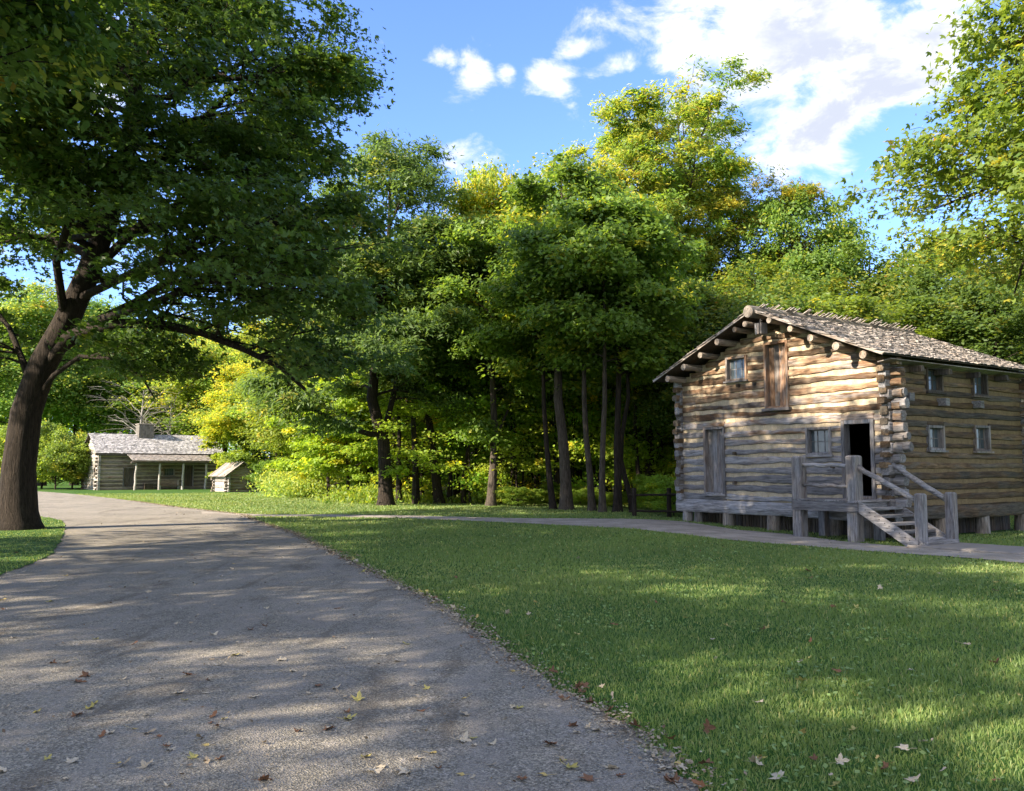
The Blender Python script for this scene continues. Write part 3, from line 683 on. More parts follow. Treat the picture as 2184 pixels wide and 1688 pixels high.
for k in range(6):
    for (xa, ya) in ((3.85, 2.2), ):
        z = 3.9 + k * .3; n_ = 5; x = xa
        for q in range(n_):
            wd = (1.3 / n_) * 1.0; b.box((x, ya + rr.uniform(-.02, .02), z), (x + wd - .015, ya + 1.25 + rr.uniform(-.02, .02), z + .285), j=.012); x += wd
b.box((3.87, 2.22, 3.6), (5.13, 3.42, 5.66)); ch = b.build('chimney', M['stone'], cab, label='square stone chimney on the ridge')
b = MB(); b.box((3.78, 2.13, 5.7), (5.22, 3.52, 5.8), j=.02); b.build('chimney_cap', M['slab'], ch, bevel=.02)
# porch
pr0, pr1, py = 2.35, 9.3, -2.05
zt_, ze_ = 2.93, 2.3
sp_ = np.array([0, 2.35, zt_ - ze_]); lp_ = np.linalg.norm(sp_); sp_ = sp_ / lp_; np_ = np.array([0, -sp_[2], sp_[1]]); pp = np.array([pr0, py - .3, ze_])
b = MB(); b.obox(pp, (pr1 - pr0, 0, 0), sp_ * lp_, np_ * .03); pr = b.build('porch_roof', M['dark_z'], cab, label='low sloping porch roof of darker shakes')
b = MB(); shakes(b, pp + np_ * .032, (1, 0, 0), sp_, np_, pr1 - pr0, lp_, .25, seed=13, wmin=.1, wmax=.2, curl=.02); b.build('porch_shakes', M['shake_x'], pr)
b = MB(); pole(b, (pr0 - .1, py, 2.16), (pr1 + .05, py, 2.16), .09, 8, .01, 8); b.build('porch_beam', M['pale_x'], cab)
b = MB(); b.box((pr0, py - .32, 2.2), (pr1, py - .29, 2.31)); b.build('porch_fascia', M['pale_x'], cab)
for x, r in ((2.67, .1), (4.68, .1), (6.7, .11), (8.74, .11)):
    b = MB(); pole(b, (x - .04, py, ZG - .1), (x + .02, py, 2.1), r, 9, .035, 6, .85); b.build('porch_post', M['pale_y'], cab)
# bench and dark chest under the porch
be = thing('wooden_bench', (0, 0, 0), A2, 'pale wooden bench with backrest under the cabin porch', 'bench'); be.parent = None
def c2w(x, y, z): return (CO[0] + x * cos(A2) - y * sin(A2), CO[1] + x * sin(A2) + y * cos(A2), z)
be.location = c2w(4.85, -1.25, ZG)
b = MB(); b.box((0, 0, .42), (1.9, .4, .47)); b.build('seat', M['pale_x'], be, bevel=.01)
b = MB(); b.box((0, .38, .55), (1.9, .42, .9)); b.build('backrest', M['pale_x'], be, bevel=.01)
for x in (.1, 1.72):
    for y in (.02, .34):
        b = MB(); b.box((x, y, 0), (x + .08, y + .07, .42 if y < .2 else .9)); b.build('leg', M['pale_y'], be)
cw = thing('storage_chest', c2w(3.75, -.75, ZG), A2, 'dark chest against the cabin wall beside the bench', 'chest')
b = MB(); b.box((0, 0, 0), (.75, .5, .55)); b.build('body', M['dark_z'], cw, bevel=.01)
b = MB(); b.box((-.03, -.03, .553), (.78, .52, .62)); b.build('lid', M['dark_z'], cw, bevel=.01)
# ---- small log shed ----
sh = thing('log_shed', (-22.2, 68, 0), A2, 'small log shed with plank gable roof right of the long cabin', 'shed')
L3, D3, E3, R3, Z3 = 2.3, 3.2, 1.22, 2.1, -.3
f3 = lambda u, w_, z: (u, -w_, z); l3 = lambda u, w_, z: (-w_, D3 - u, z); r3 = lambda u, w_, z: (L3 + w_, u, z); b3 = lambda u, w_, z: (u, D3 + w_, z)
log_wall(sh, f3, L3, Z3, E3, .25, M['pale_x'], M['chink_far'], 61, gable=(L3 / 2 - .03, R3 - .04), gap=.18, th=.16, ext=(.22, .22), seg=.3)
log_wall(sh, l3, D3, Z3, E3, .25, M['pale_y'], M['chink_far'], 63, gap=.18, th=.16, ext=(.22, .22), seg=.3, half=True)
log_wall(sh, r3, D3, Z3, E3, .25, M['pale_y'], M['chink_far'], 65, gap=.18, th=.16, ext=(.22, .22), seg=.5, half=True)
log_wall(sh, b3, L3, Z3, E3, .25, M['pale_x'], M['chink_far'], 67, gable=(L3 / 2 - .03, R3 - .04), gap=.18, th=.16, ext=(.22, .22), seg=.5)
q3 = (R3 - E3) / (L3 / 2)
for sgn, x0 in ((1, -.35), (-1, L3 + .35)):
    s_ = np.array([sgn * cos(math.atan(q3)), 0, sin(math.atan(q3))]); ln = (L3 / 2 + .35) / abs(s_[0]); n_ = np.array([-sgn * s_[2] * 1, 0, abs(s_[0])]); n_[0] = -sgn * s_[2]
    p = np.array([x0, -.35, R3 - (L3 / 2 + .35) * q3 + .04])
    b = MB(); y = 0
    while y < D3 + .65: wd = random.uniform(.14, .2); b.obox(p + np.array([0, y, 0]) + n_ * random.uniform(0, .02), s_ * (ln + random.uniform(-.03, .03 if sgn > 0 else 0)), (0, wd - .01, 0), n_ * .03); y += wd
    b.build('plank_roof', M['shake_x'], sh)

# ---------------------------------------------------------------- trees
GA = 2.39996
def rot_h(az): return np.array([cos(az), sin(az), 0.0])
def limb_path(rng, p0, az, L, rise, droop, n=6, wob_=.06):
    pts = [p0]; h = rot_h(az); side = np.array([-h[1], h[0], 0]); a = rng.normal() * .15
    for i in range(1, n + 1):
        s = i / n
        pts.append(p0 + h * L * s + side * L * a * s * s + np.array([0, 0, L * (rise * s - droop * s * s)]) + rng.normal(size=3) * L * wob_ * .5 * (i > 0))
    return np.array(pts)
def skeleton(rng, H, r0, z0, R, nl, prof, rise=.7, droop=.3, trunk=None, sub=5, extra=(), azR=None, topf=.95):
    tubes = []; tips = []
    if trunk is None:
        n = 9; zz = np.linspace(0, H * topf, n); wx = np.cumsum(rng.normal(size=n)) * .06 * H / 12; wy = np.cumsum(rng.normal(size=n)) * .06 * H / 12; wx -= wx[0]; wy -= wy[0]
        tp = np.stack([wx, wy, zz], 1); tp[0, 2] = -.3
    else: tp = np.array(trunk, float)
    zt = tp[:, 2]; fr = np.clip(zt / zt[-1], 0, 1); tr = (r0 * (1 - fr) ** .8 + .015) * (1 + .5 * np.exp(-np.maximum(zt, 0) / .3))
    tubes.append((tp, tr))
    def at(z): return np.array([np.interp(z, zt, tp[:, 0]), np.interp(z, zt, tp[:, 1]), z])
    def branchlets(pts, L, lev, rbase):
        n = len(pts) - 1; m = max(2, int(sub * (.6 + L / 4))) if lev == 0 else 3
        for k in range(m):
            s = rng.uniform(.28, 1.0) if lev == 0 else rng.uniform(.3, 1); q = s * n; i = min(int(q), n - 1); p = pts[i] + (pts[i + 1] - pts[i]) * (q - i)
            d = pts[i + 1] - pts[i]; az0 = math.atan2(d[1], d[0]) + rng.choice([-1, 1]) * rng.uniform(.4, 1.15)
            l = L * (.28 + .3 * (1 - s)) * rng.uniform(.7, 1.3) + .25
            bp = limb_path(rng, p, az0, l, rng.uniform(.1, .6), .25, 3, .08)
            rb = rbase * (1 - .7 * s) * .5 + .006
            tubes.append((bp, np.linspace(rb, .005, 4)))
            tips.extend(bp[1:].tolist())
            if lev == 0 and L > 3.0: branchlets(bp, l, 1, rb)
        tips.append(pts[-1].tolist())
    for e in extra:
        pts = np.array(e[0], float); Le = np.linalg.norm(pts[-1] - pts[0]); n = len(pts)
        tubes.append((pts, np.linspace(e[1], e[1] * .25, n))); branchlets(pts, Le * .8, 0, e[1] * .7)
    for i in range(nl):
        t = (i + rng.uniform(.1, .9)) / nl; h = z0 + (H * .93 - z0) * t ** .9; az = GA * i + rng.normal() * .25
        L = R * prof(t) * rng.uniform(.72, 1.12)
        if azR is not None: L *= azR(az)
        p0 = at(min(h, zt[-1]) - 0.0); rs = rise * rng.uniform(.7, 1.3) + .5 * t
        pts = limb_path(rng, p0, az, L, rs, droop * rng.uniform(.6, 1.4)); n = len(pts)
        rb = max(.02, min(r0 * (1 - h / H) * .55 + .012, .022 * L + .01)); tubes.append((pts, np.linspace(rb, rb * .2, n))); branchlets(pts, L, 0, rb)
    tips.append([*at(zt[-1])[:2], H * .99]); tips.append([*at(zt[-1])[:2], H * .95])
    return tubes, np.array(tips)
def tubes_mesh(name, tubes, mat, minr=0.0):
    V = []; Fc = []; base = 0
    for pts, rad in tubes:
        m = len(pts)
        if rad[0] < minr: continue
        n = 12 if rad[0] > .15 else (7 if rad[0] > .04 else 4)
        d = np.gradient(pts, axis=0); d /= np.linalg.norm(d, axis=1)[:, None] + 1e-9
        up = np.where(np.abs(d[:, 2:3]) < .85, np.array([[0, 0, 1.0]]), np.array([[1.0, 0, 0]]))
        up = np.repeat(up[:1], m, 0) if True else up
        a = np.cross(up, d); a /= np.linalg.norm(a, axis=1)[:, None] + 1e-9; b = np.cross(d, a)
        th = np.arange(n) * 2 * pi / n
        ring = pts[:, None] + (a[:, None] * np.cos(th)[None, :, None] + b[:, None] * np.sin(th)[None, :, None]) * np.asarray(rad)[:, None, None]
        V.append(ring.reshape(-1, 3)); i, k = np.meshgrid(np.arange(m - 1), np.arange(n), indexing='ij'); i = i.ravel(); k = k.ravel(); k2 = (k + 1) % n
        Fc.append(np.stack([i * n + k, i * n + k2, (i + 1) * n + k2, (i + 1) * n + k], 1) + base); base += m * n
    return mesh_np(name, np.concatenate(V), np.concatenate(Fc), mat=mat, smooth=True)
def leaves_mesh(name, rng, tips, N, size, spread, mat, flat=.5, kind='kite', ydens=.12, axis_xy=(0, 0), droopy=0.0, ytop=0.0, H=10, up=.9):
    M_ = len(tips); wts = rng.uniform(.1, 1.4, M_); wts /= wts.sum(); ci = rng.choice(M_, N, p=wts)
    cs = spread * rng.uniform(.3, 1.55, M_)
    off = rng.normal(size=(N, 3)); off *= (rng.uniform(0, 1, N) ** .45 / np.linalg.norm(off, axis=1))[:, None]; off = off * cs[ci][:, None] * np.array([1, 1, flat])
    C = tips[ci] + off; C[:, 2] -= (off[:, 0] ** 2 + off[:, 1] ** 2) * .25 / max(spread, .1)
    C[:, 2] = np.maximum(C[:, 2], .15)
    out = C - np.array([*axis_xy, 0]); out[:, 2] = 0; out /= np.linalg.norm(out, axis=1)[:, None] + 1e-6
    Nn = rng.normal(size=(N, 3)) * .55 + np.array([0, 0, up]) + out * .45; Nn /= np.linalg.norm(Nn, axis=1)[:, None]
    D = rng.normal(size=(N, 3)) + out * .7 - np.array([0, 0, .3 + droopy]); D -= (D * Nn).sum(1)[:, None] * Nn; D /= np.linalg.norm(D, axis=1)[:, None] + 1e-9
    Sd = np.cross(Nn, D); sz = size * rng.uniform(.5, 1.4, N)[:, None]
    ct = rng.uniform(0, 1, M_)[ci]; r = np.clip(ct * .5 + rng.uniform(0, .5, N), 0, 1)
    cy = (rng.uniform(0, 1, M_) < ydens + ytop * np.clip(tips[:, 2] / H - .4, 0, 1))[ci] * rng.uniform(.35, 1.0, N) + rng.uniform(0, .16, N)
    co = np.clip(rng.uniform(0, .9, M_)[ci] + rng.uniform(-.1, .12, N), 0, 1)
    T = np.stack([r, np.clip(cy, 0, 1), co], 1)
    if kind == 'kite':
        V = np.stack([C - D * .5 * sz, C + Sd * .33 * sz + Nn * .1 * sz, C + D * .55 * sz, C - Sd * .33 * sz + Nn * .1 * sz], 1); q = 4
        Fi = np.arange(N)[:, None] * 4 + np.arange(4)
        return mesh_np(name, V.reshape(-1, 3), Fi, tint=np.repeat(T, 4, 0), mat=mat)
    if kind == 'long':
        V = np.stack([C - D * .6 * sz, C + Sd * .17 * sz + Nn * .06 * sz, C + D * .6 * sz - Nn * .1 * sz, C - Sd * .17 * sz + Nn * .06 * sz], 1)
        return mesh_np(name, V.reshape(-1, 3), np.arange(N)[:, None] * 4 + np.arange(4), tint=np.repeat(T, 4, 0), mat=mat)
    # lobed: three kites from one base
    B = C - D * .45 * sz; vs = []
    for ang, ln in ((0, 1.0), (.85, .78), (-.85, .78)):
        d = D * cos(ang) + Sd * sin(ang); s_ = np.cross(Nn, d)
        vs += [B, B + d * .45 * ln * sz + s_ * .2 * sz + Nn * .05 * sz, B + d * ln * sz - Nn * .05 * sz * (ang != 0), B + d * .45 * ln * sz - s_ * .2 * sz + Nn * .05 * sz]
    V = np.stack(vs, 1); Fi = (np.arange(N)[:, None, None] * 12 + (np.arange(3) * 4)[None, :, None] + np.arange(4)).reshape(-1, 4)
    return mesh_np(name, V.reshape(-1, 3), Fi, tint=np.repeat(T, 12, 0), mat=mat)
oval = lambda t: max(.15, sin(pi * (.22 + .74 * t)) ** .75)
dome = lambda t: max(.2, (1 - (max(t - .25, 0) / .78) ** 2) ** .5) if t > .25 else .8 + .8 * t
cone = lambda t: max(.15, 1 - t * .85)
TEM = {}
def template(key, seed, H, r0, z0, R, nl, prof, N, size, spread, **kw):
    rng = np.random.default_rng(seed); lk = {k: kw.pop(k) for k in list(kw) if k in ('flat', 'kind', 'ydens', 'droopy', 'ytop', 'up')}; bk = kw.pop('bark', 'bark')
    tb, tp = skeleton(rng, H, r0, z0, R, nl, prof, **kw)
    TEM[key] = (tubes_mesh('trunk', tb, M[bk], .008), leaves_mesh('crown', rng, tp, N, size, spread, M['leaf'], H=H, **lk) if N else None, H, R)
template('maple', 1, 16, .21, 4.6, 4.0, 26, oval, 58000, .19, 1.0, flat=.75, ytop=.5, rise=.45)
template('maple2', 2, 15, .19, 4.4, 3.6, 26, oval, 54000, .19, .95, flat=.75, ydens=.2, ytop=.5, rise=.5)
template('dense', 3, 14, .2, 2.6, 3.6, 30, dome, 58000, .18, .95, flat=.75, ydens=.04, rise=.5)
template('elm', 4, 20, .24, 6.5, 3.8, 30, oval, 58000, .2, .62, flat=.6, ydens=.3, ytop=.3, rise=1.1, kind='long', bark='bark_grey')
template('shade', 14, 15, .25, 5.5, 4.8, 26, oval, 27000, .16, .75, flat=.5)
template('shade2', 15, 13.5, .25, 5.5, 4.4, 26, oval, 52000, .16, .75, flat=.5)
template('mid', 16, 11, .13, 5.8, 3.0, 24, dome, 36000, .18, .8, flat=.7, ydens=.08, rise=.35)
template('sap1', 5, 11, .1, 4.4, 1.5, 16, oval, 7000, .19, .5, flat=.5, ydens=.1)
template('sap2', 6, 12, .12, 5, 1.7, 16, oval, 7500, .19, .5, flat=.5, ydens=.1)
template('young', 7, 7, .07, .7, 2.3, 26, dome, 26000, .16, .5, flat=.4, ydens=.08, rise=.4)
template('young2', 8, 6, .06, 1.0, 1.9, 22, oval, 18000, .16, .45, flat=.35, ydens=.12, rise=.3)
template('thin', 17, 6, .04, .8, 2.2, 16, oval, 5200, .15, .65, flat=.5, ydens=.05, rise=.4)
template('bush', 9, 2.4, .03, .15, 1.5, 22, dome, 14000, .12, .35, flat=.7, ydens=.1, rise=.8)
template('dead', 10, 9, .12, 2.0, 2.6, 22, oval, 0, .1, .3, rise=1.0, sub=7, bark='deadwood')
TREES = []
def plant(key, name, p, H, R, rot, col, label, cat='tree', group=None, lean=(0, 0)):
    tm, cm_, h0, rr0 = TEM[key]
    t_ = thing(name, (p[0], p[1], float(gz(p[0], p[1]))), rot, label, cat, group); t_.rotation_euler = (lean[0], lean[1], rot)
    t_.scale = (R / rr0, R / rr0, H / h0)
    link('trunk', tm, t_)
    if cm_: c = link('crown', cm_, t_); c.color = (*col, 1)
    TREES.append((p[0], p[1])); return t_
def PX(dx, d): r = ray(dx, 1000); return (r[0] / r[1] * d, d)
g1 = (1, 1, 1)
# skyline trees
plant('maple', 'maple_tree', PX(1205, 44), 17.6, 4.6, .4, (1.5, 1.45, .8), 'broad green maple in the middle of the wood edge, crown yellowing at the top')
plant('maple2', 'maple_tree', PX(1120, 46), 17.0, 3.4, 2.4, (1.7, 1.5, .75), 'maple with yellow green top left of the broad middle maple')
plant('maple2', 'maple_tree', PX(1285, 41), 11.6, 2.7, 3.4, (1.6, 1.45, .7), 'lower maple with orange yellow patches in front of the tall yellow tree')
plant('elm', 'elm_tree', PX(1470, 46), 22.6, 4.6, 1.0, (1.15, 1.35, .9), 'tallest tree of the wood, thin yellow olive crown behind the log building')
plant('elm', 'elm_tree', PX(1385, 45), 20.8, 3.4, 4.0, (1.35, 1.4, 1.0), 'tall feathery green tree left of the tallest yellow tree')
plant('elm', 'elm_tree', PX(1590, 47), 18.0, 3.6, 2.2, (1.3, 1.2, .8), 'orange tinted thin tree right of the tallest yellow tree')
plant('dense', 'maple_tree', PX(1720, 44), 16.2, 3.0, .2, (1.0, 1.2, .9), 'dark green pointed tree behind the ridge of the log building')
plant('dense', 'maple_tree', PX(1850, 42), 12.8, 3.8, 1.9, (.9, 1.02, .75), 'rounded dark green tree behind the shake roof of the log building')
plant('maple', 'maple_tree', PX(1640, 38), 11.2, 3.4, 3.0, (.85, 1, .8), 'mid green tree just left of the log building ridge', lean=(0, .03))
plant('dense', 'maple_tree', PX(1760, 36), 9.0, 3.6, 4.4, (1.15, 1.15, .7), 'low leafy tree close behind the ridge of the log building')
plant('dense', 'maple_tree', PX(1960, 40), 11.0, 3.4, 5.1, (.75, .85, .75), 'dark tree behind the far end of the shake roof')
plant('maple2', 'maple_tree', PX(2030, 48), 15.2, 4.2, 1.2, (1.6, 1.5, .9), 'yellow green tree at the right edge beyond the log building roof')
plant('maple', 'maple_tree', PX(2150, 44), 13.5, 4.5, 2.0, (.9, 1, .8), 'green tree at the far right edge beyond the log building')
plant('dense', 'maple_tree', PX(2120, 36), 9.5, 3.6, 3.1, (.7, .8, .7), 'dark low tree at the far right edge beyond the log building')
plant('mid', 'maple_tree', PX(1450, 40), 10.5, 3.4, 1.6, (1.1, 1.2, .8), 'low green maple beside the left wall of the log building')
plant('mid', 'maple_tree', PX(1380, 39), 10, 2.8, 5.6, (1.15, 1.25, .8), 'small shaded maple among the dark trunks left of the log building')
plant('maple', 'maple_tree', PX(1560, 36), 9.5, 3.2, 4.6, (.75, .9, .75), 'dark green tree rising behind the left eave of the log building')
# big leaved tree with gap to the oak
plant('maple2', 'magnolia_tree', PX(1050, 43), 17.3, 2.5, .9, (1.5, 1.55, .8), 'slim big leaved tree left of the yellow topped maples, sky gap on its left')
plant('mid', 'maple_tree', PX(1060, 42), 10.5, 3.2, 2.0, (1.15, 1.25, .8), 'low dark maple under the slim big leaved tree')
plant('mid', 'maple_tree', PX(930, 45), 9.8, 3.3, 2.9, (1.15, 1.25, .8), 'low maple right of the dark oak, behind the leaning trunk')
plant('mid', 'maple_tree', PX(1190, 40), 10.5, 3.2, 3.9, (1.1, 1.2, .8), 'dark lower maple in the middle of the wood edge', lean=(.02, 0))
plant('dead', 'dead_tree', PX(962, 50), 12.0, 2.0, .9, g1, 'bare thin tree standing in the sky gap right of the oak')
plant('dead', 'dead_tree', PX(1005, 51), 11.5, 2.2, 2.9, g1, 'second bare thin tree in the sky gap, nearer the big leaved tree')
# distinctive trunks of the edge
def bare_trunk(name, pts, d, r0, H, R, N, z0, label, col=g1, bk='bark', extra=(), seed=1, nl=16, size=.19, spread=.85, kind='kite', azR=None, prof=oval, yd=.08, sub=5, rise=.4, droop=.3, flat=.5, dz=()):
    rng = np.random.default_rng(seed); base = G(*pts[0]) if d is None else None
    d = base[1] if d is None else d; P = [W3(px, py_, d + (dz[i] if i < len(dz) else 0)) for i, (px, py_) in enumerate(pts)]; P0 = np.array(P[0]); P0[2] = float(gz(P0[0], P0[1]))
    tr = [(0, 0, -.3), (0, 0, 0.05)] + [((P[1] - P0)[0] * q, 0, (P[1] - P0)[2] * q) for q in (.12, .3)] + [tuple(p - P0) for p in P[1:]]
    if tr[-1][2] < H * .9: tr.append((tr[-1][0] * .9, rng.normal() * .3, H * .93))
    ex = [([W3(a, b_, d + q) - P0 for a, b_, q in e], r) for e, r in extra]
    tb, tp = skeleton(rng, H, r0, z0, R, nl, prof, trunk=tr, extra=ex, azR=azR, sub=sub, rise=rise, droop=droop)
    o = thing(name, tuple(P0), 0, label, 'tree')
    link('trunk', tubes_mesh('trunk', tb, M[bk], .006), o)
    if N: c = link('crown', leaves_mesh('crown', rng, tp, N, size, spread, M['leaf'], kind=kind, ydens=yd, H=H, flat=flat), o); c.color = (*col, 1)
    return o
bare_trunk('oak_tree', [(823, 1078), (821, 1000), (818, 940), (806, 900), (793, 850), (800, 780), (815, 650), (830, 500)], None, .3, 17.2, 3.7, 120000, 4.6,
    'big dark oak on the lawn edge with a long bare limb reaching left', (.72, .85, .95), seed=21, nl=34, size=.21, spread=.85, kind='long', azR=lambda a: 1.0,
    extra=[([(812, 925, 0), (790, 926, -.3), (750, 914, -.8), (710, 895, -1.2), (668, 871, -1.6), (640, 845, -2), (600, 800, -2.4)], .15), ([(818, 930, 0), (830, 880, .3), (850, 800, .6), (880, 700, .8), (900, 600, .6)], .17)], prof=dome, yd=.04, sub=6)
bare_trunk('ash_tree', [(937, 1075), (927, 1000), (922, 950), (913, 880), (908, 800), (905, 700), (905, 560)], None, .2, 13.5, 3.2, 34000, 5.0, 'dark leaning trunk right of the big oak', (.75, .9, .75), seed=22, nl=22)
bare_trunk('ash_tree', [(1047, 1080), (1052, 1000), (1056, 930), (1052, 860), (1050, 760), (1048, 650)], None, .18, 13, 2.8, 26000, 4.9, 'brown trunk forking low, halfway between the oak and the log building', (1.05, 1.2, .8), bk='bark_grey', seed=23,
    extra=[([(1056, 940, 0), (1070, 905, .3), (1090, 860, .6), (1110, 800, 1)], .08), ([(1054, 960, 0), (1036, 930, -.4), (1025, 900, -.8)], .06)])
bare_trunk('ash_tree', [(1208, 1088), (1207, 1040), (1204, 980), (1199, 920), (1190, 850), (1192, 740), (1200, 600)], None, .22, 14.5, 3.2, 32000, 5.2, 'thick pale brown trunk in the middle of the wood edge', (.85, 1, .75), bk='bark_grey', seed=24)
bare_trunk('ash_tree', [(1180, 1087), (1172, 1020), (1165, 940), (1160, 860), (1158, 760)], None, .11, 11, 2.2, 15000, 5, 'thinner dark trunk just left of the thick pale brown trunk', (1.05, 1.2, .8), seed=25)
bare_trunk('ash_tree', [(1317, 1092), (1318, 1030), (1316, 960), (1318, 880), (1320, 800)], None, .14, 12, 2.5, 18000, 5, 'straight dark trunk beside the crooked one left of the log building', (1.05, 1.2, .8), seed=26)
bare_trunk('ash_tree', [(1350, 1092), (1345, 1060), (1333, 1020), (1324, 980), (1326, 930), (1340, 850)], None, .1, 10, 2.2, 10000, 5.2, 'crooked dark trunk leaning against its straight neighbour', (1.05, 1.2, .8), seed=27)
bare_trunk('ash_tree', [(1285, 1093), (1284, 1020), (1286, 940), (1290, 850)], None, .11, 12, 2.3, 13000, 5.2, 'straight grey trunk left of the crooked trunk pair', (1.05, 1.2, .8), bk='bark_grey', seed=28)
bare_trunk('ash_tree', [(1263, 1090), (1258, 1010), (1250, 930), (1246, 850)], None, .12, 12, 2.3, 13000, 5.2, 'slightly tilted grey trunk right of the thick pale brown trunk', (1.05, 1.2, .8), bk='bark_grey', seed=29)
# near maple spreading over the road
def azm(a):
    return 1.0 - .3 * max(-sin(a), 0)
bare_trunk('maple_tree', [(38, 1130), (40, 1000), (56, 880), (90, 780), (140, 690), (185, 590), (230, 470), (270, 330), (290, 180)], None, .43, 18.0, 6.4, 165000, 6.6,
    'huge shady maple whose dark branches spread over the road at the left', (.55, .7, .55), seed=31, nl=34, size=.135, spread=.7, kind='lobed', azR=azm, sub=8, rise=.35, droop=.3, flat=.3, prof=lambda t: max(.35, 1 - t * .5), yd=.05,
    extra=[([(95, 785, 0), (150, 715, -.5), (250, 690, -1), (340, 690, -1.3), (430, 710, -1.6), (520, 745, -1.8), (600, 785, -2), (650, 830, -2)], .16),
           ([(105, 760, 0), (200, 690, .5), (300, 640, 1), (400, 570, 1.6), (500, 540, 2), (620, 520, 2)], .17),
           ([(120, 730, 0), (220, 680, -1), (320, 650, -2), (430, 600, -3), (520, 600, -3.5), (600, 620, -4)], .13),
           ([(80, 850, 0), (115, 800, -.4), (170, 760, -.8), (240, 765, -1), (300, 800, -1.2), (330, 850, -1.3)], .08),
           ([(75, 900, 0), (60, 800, .5), (20, 700, 1), (-60, 600, 1.5)], .14),
           ([(140, 690, 0), (120, 560, -1), (160, 430, -2), (260, 320, -3), (380, 260, -3.5), (480, 240, -4)], .12),
           ([(185, 590, 0), (300, 480, 0), (430, 410, .3), (540, 350, .6), (620, 330, .8)], .14),
           ([(230, 470, 0), (350, 330, 1), (480, 210, 1.6), (570, 140, 2), (640, 110, 2.2)], .12),
           ([(160, 640, 0), (330, 560, -1.5), (480, 500, -2.4), (560, 470, -3), (620, 490, -3)], .12)])
# oak hanging in from the right
rng = np.random.default_rng(41)
tb, tp = skeleton(rng, 17, .35, 7.6, 7.6, 44, lambda t: max(.4, sin(pi * (.3 + .6 * t))), rise=.2, droop=.35, sub=8, azR=lambda a: 1 - .4 * max(-sin(a), 0))
o = thing('oak_tree', (19.4, 21.5, float(gz(19.4, 21.5))), 0, 'oak reaching into the top right corner with small bright leaves', 'tree')
link('trunk', tubes_mesh('trunk', tb, M['bark'], .006), o)
c = link('crown', leaves_mesh('crown', rng, tp, 110000, .17, .8, M['leaf'], kind='lobed', ydens=.12, H=17, flat=.6), o); c.color = (1.1, 1.12, .8, 1)
# maples outside the left edge that shade the road and the lawn
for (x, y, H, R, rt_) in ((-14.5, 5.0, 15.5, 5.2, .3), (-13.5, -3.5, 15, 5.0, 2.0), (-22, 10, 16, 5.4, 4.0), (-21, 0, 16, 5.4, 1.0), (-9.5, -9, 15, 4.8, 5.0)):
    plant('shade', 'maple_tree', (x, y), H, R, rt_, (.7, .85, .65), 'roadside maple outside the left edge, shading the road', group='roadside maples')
# thin trunks inside the wood edge
rr = random.Random(77)
for (x, y, H, R, rt_) in ((-9.3, 10.6, 14.9, 4.4, 1.0), (-12.0, 15.6, 15.4, 4.6, 3.0)):
    plant('shade2', 'maple_tree', (x, y), H, R, rt_, (.7, .85, .65), ['roadside maple outside the left edge, nearer the viewer of the pair shading the log building', 'roadside maple outside the left edge, farther one of the pair shading the log building'][y > 12], group='roadside maples')
xs = [795, 838, 852, 872, 888, 901, 958, 972, 990, 1004, 1018, 1075, 1088, 1100, 1118, 1132, 1146, 1222, 1236, 1300, 1332, 1366, 1378, 1392, 1404, 1416, 1430, 1440]
for i, x in enumerate(xs):
    d = rr.uniform(40, 47) - (2 if x > 1200 else 0)
    plant(rr.choice(['sap1', 'sap2']), 'sapling', PX(x, d), rr.uniform(9, 13), rr.uniform(1.3, 2.0), rr.uniform(0, 6), (rr.uniform(.75, 1.0), rr.uniform(.9, 1.1), .75),
          'slender dark sapling trunk inside the wood edge between the oak and the log building', group='saplings of the wood edge', lean=(rr.uniform(-.05, .05), rr.uniform(-.06, .06)))
# second and third rows filling the wood
for i in range(19):
    x = [640, 690, 735, 1500, 1560, 1610, 1660, 1710, 1760, 1810, 1860, 1910, 1960, 2010, 2060, 2110, 2160, 1535, 2200, 1250, 1420, 1340][i] + rr.uniform(-15, 15); d = rr.uniform(52, 62)
    if 940 < x < 1030: H = rr.uniform(8, 9)
    else: H = rr.uniform(10, 14) if x < 1500 else rr.uniform(9, 12)
    plant(rr.choice(['maple', 'maple2', 'dense']), 'woodland_tree', PX(x, d), H, rr.uniform(3.2, 4.4), rr.uniform(0, 6), (rr.uniform(1.2, 1.6), rr.uniform(1.2, 1.6), .8),
          'green tree standing deeper in the wood behind the edge trees', group='trees deeper in the wood')
for i in range(16):
    x = 800 + i * 42 + rr.uniform(-15, 15); d = rr.uniform(72, 84)
    plant(rr.choice(['young', 'young2']), 'understory_tree', PX(x, d), rr.uniform(4.5, 7), rr.uniform(2.0, 2.9), rr.uniform(0, 6), (rr.uniform(1.6, 2.2), rr.uniform(1.7, 2.2), .8),
          'light green understory tree growing among the wood trunks', group='understory trees in the wood')
for i in range(36):
    x = (890 + i * 21 if i < 26 else 1150 + (i - 26) * 29) + rr.uniform(-12, 12); d = rr.uniform(39.5, 49) - max(0, x - 1200) * .006
    plant('thin', 'understory_tree', PX(x, d), rr.uniform(5, 8.5), rr.uniform(1.8, 2.6), rr.uniform(0, 6), (rr.uniform(1.6, 2.0), rr.uniform(1.7, 2.1), .8),
          'sparse', group='understory trees in the wood')
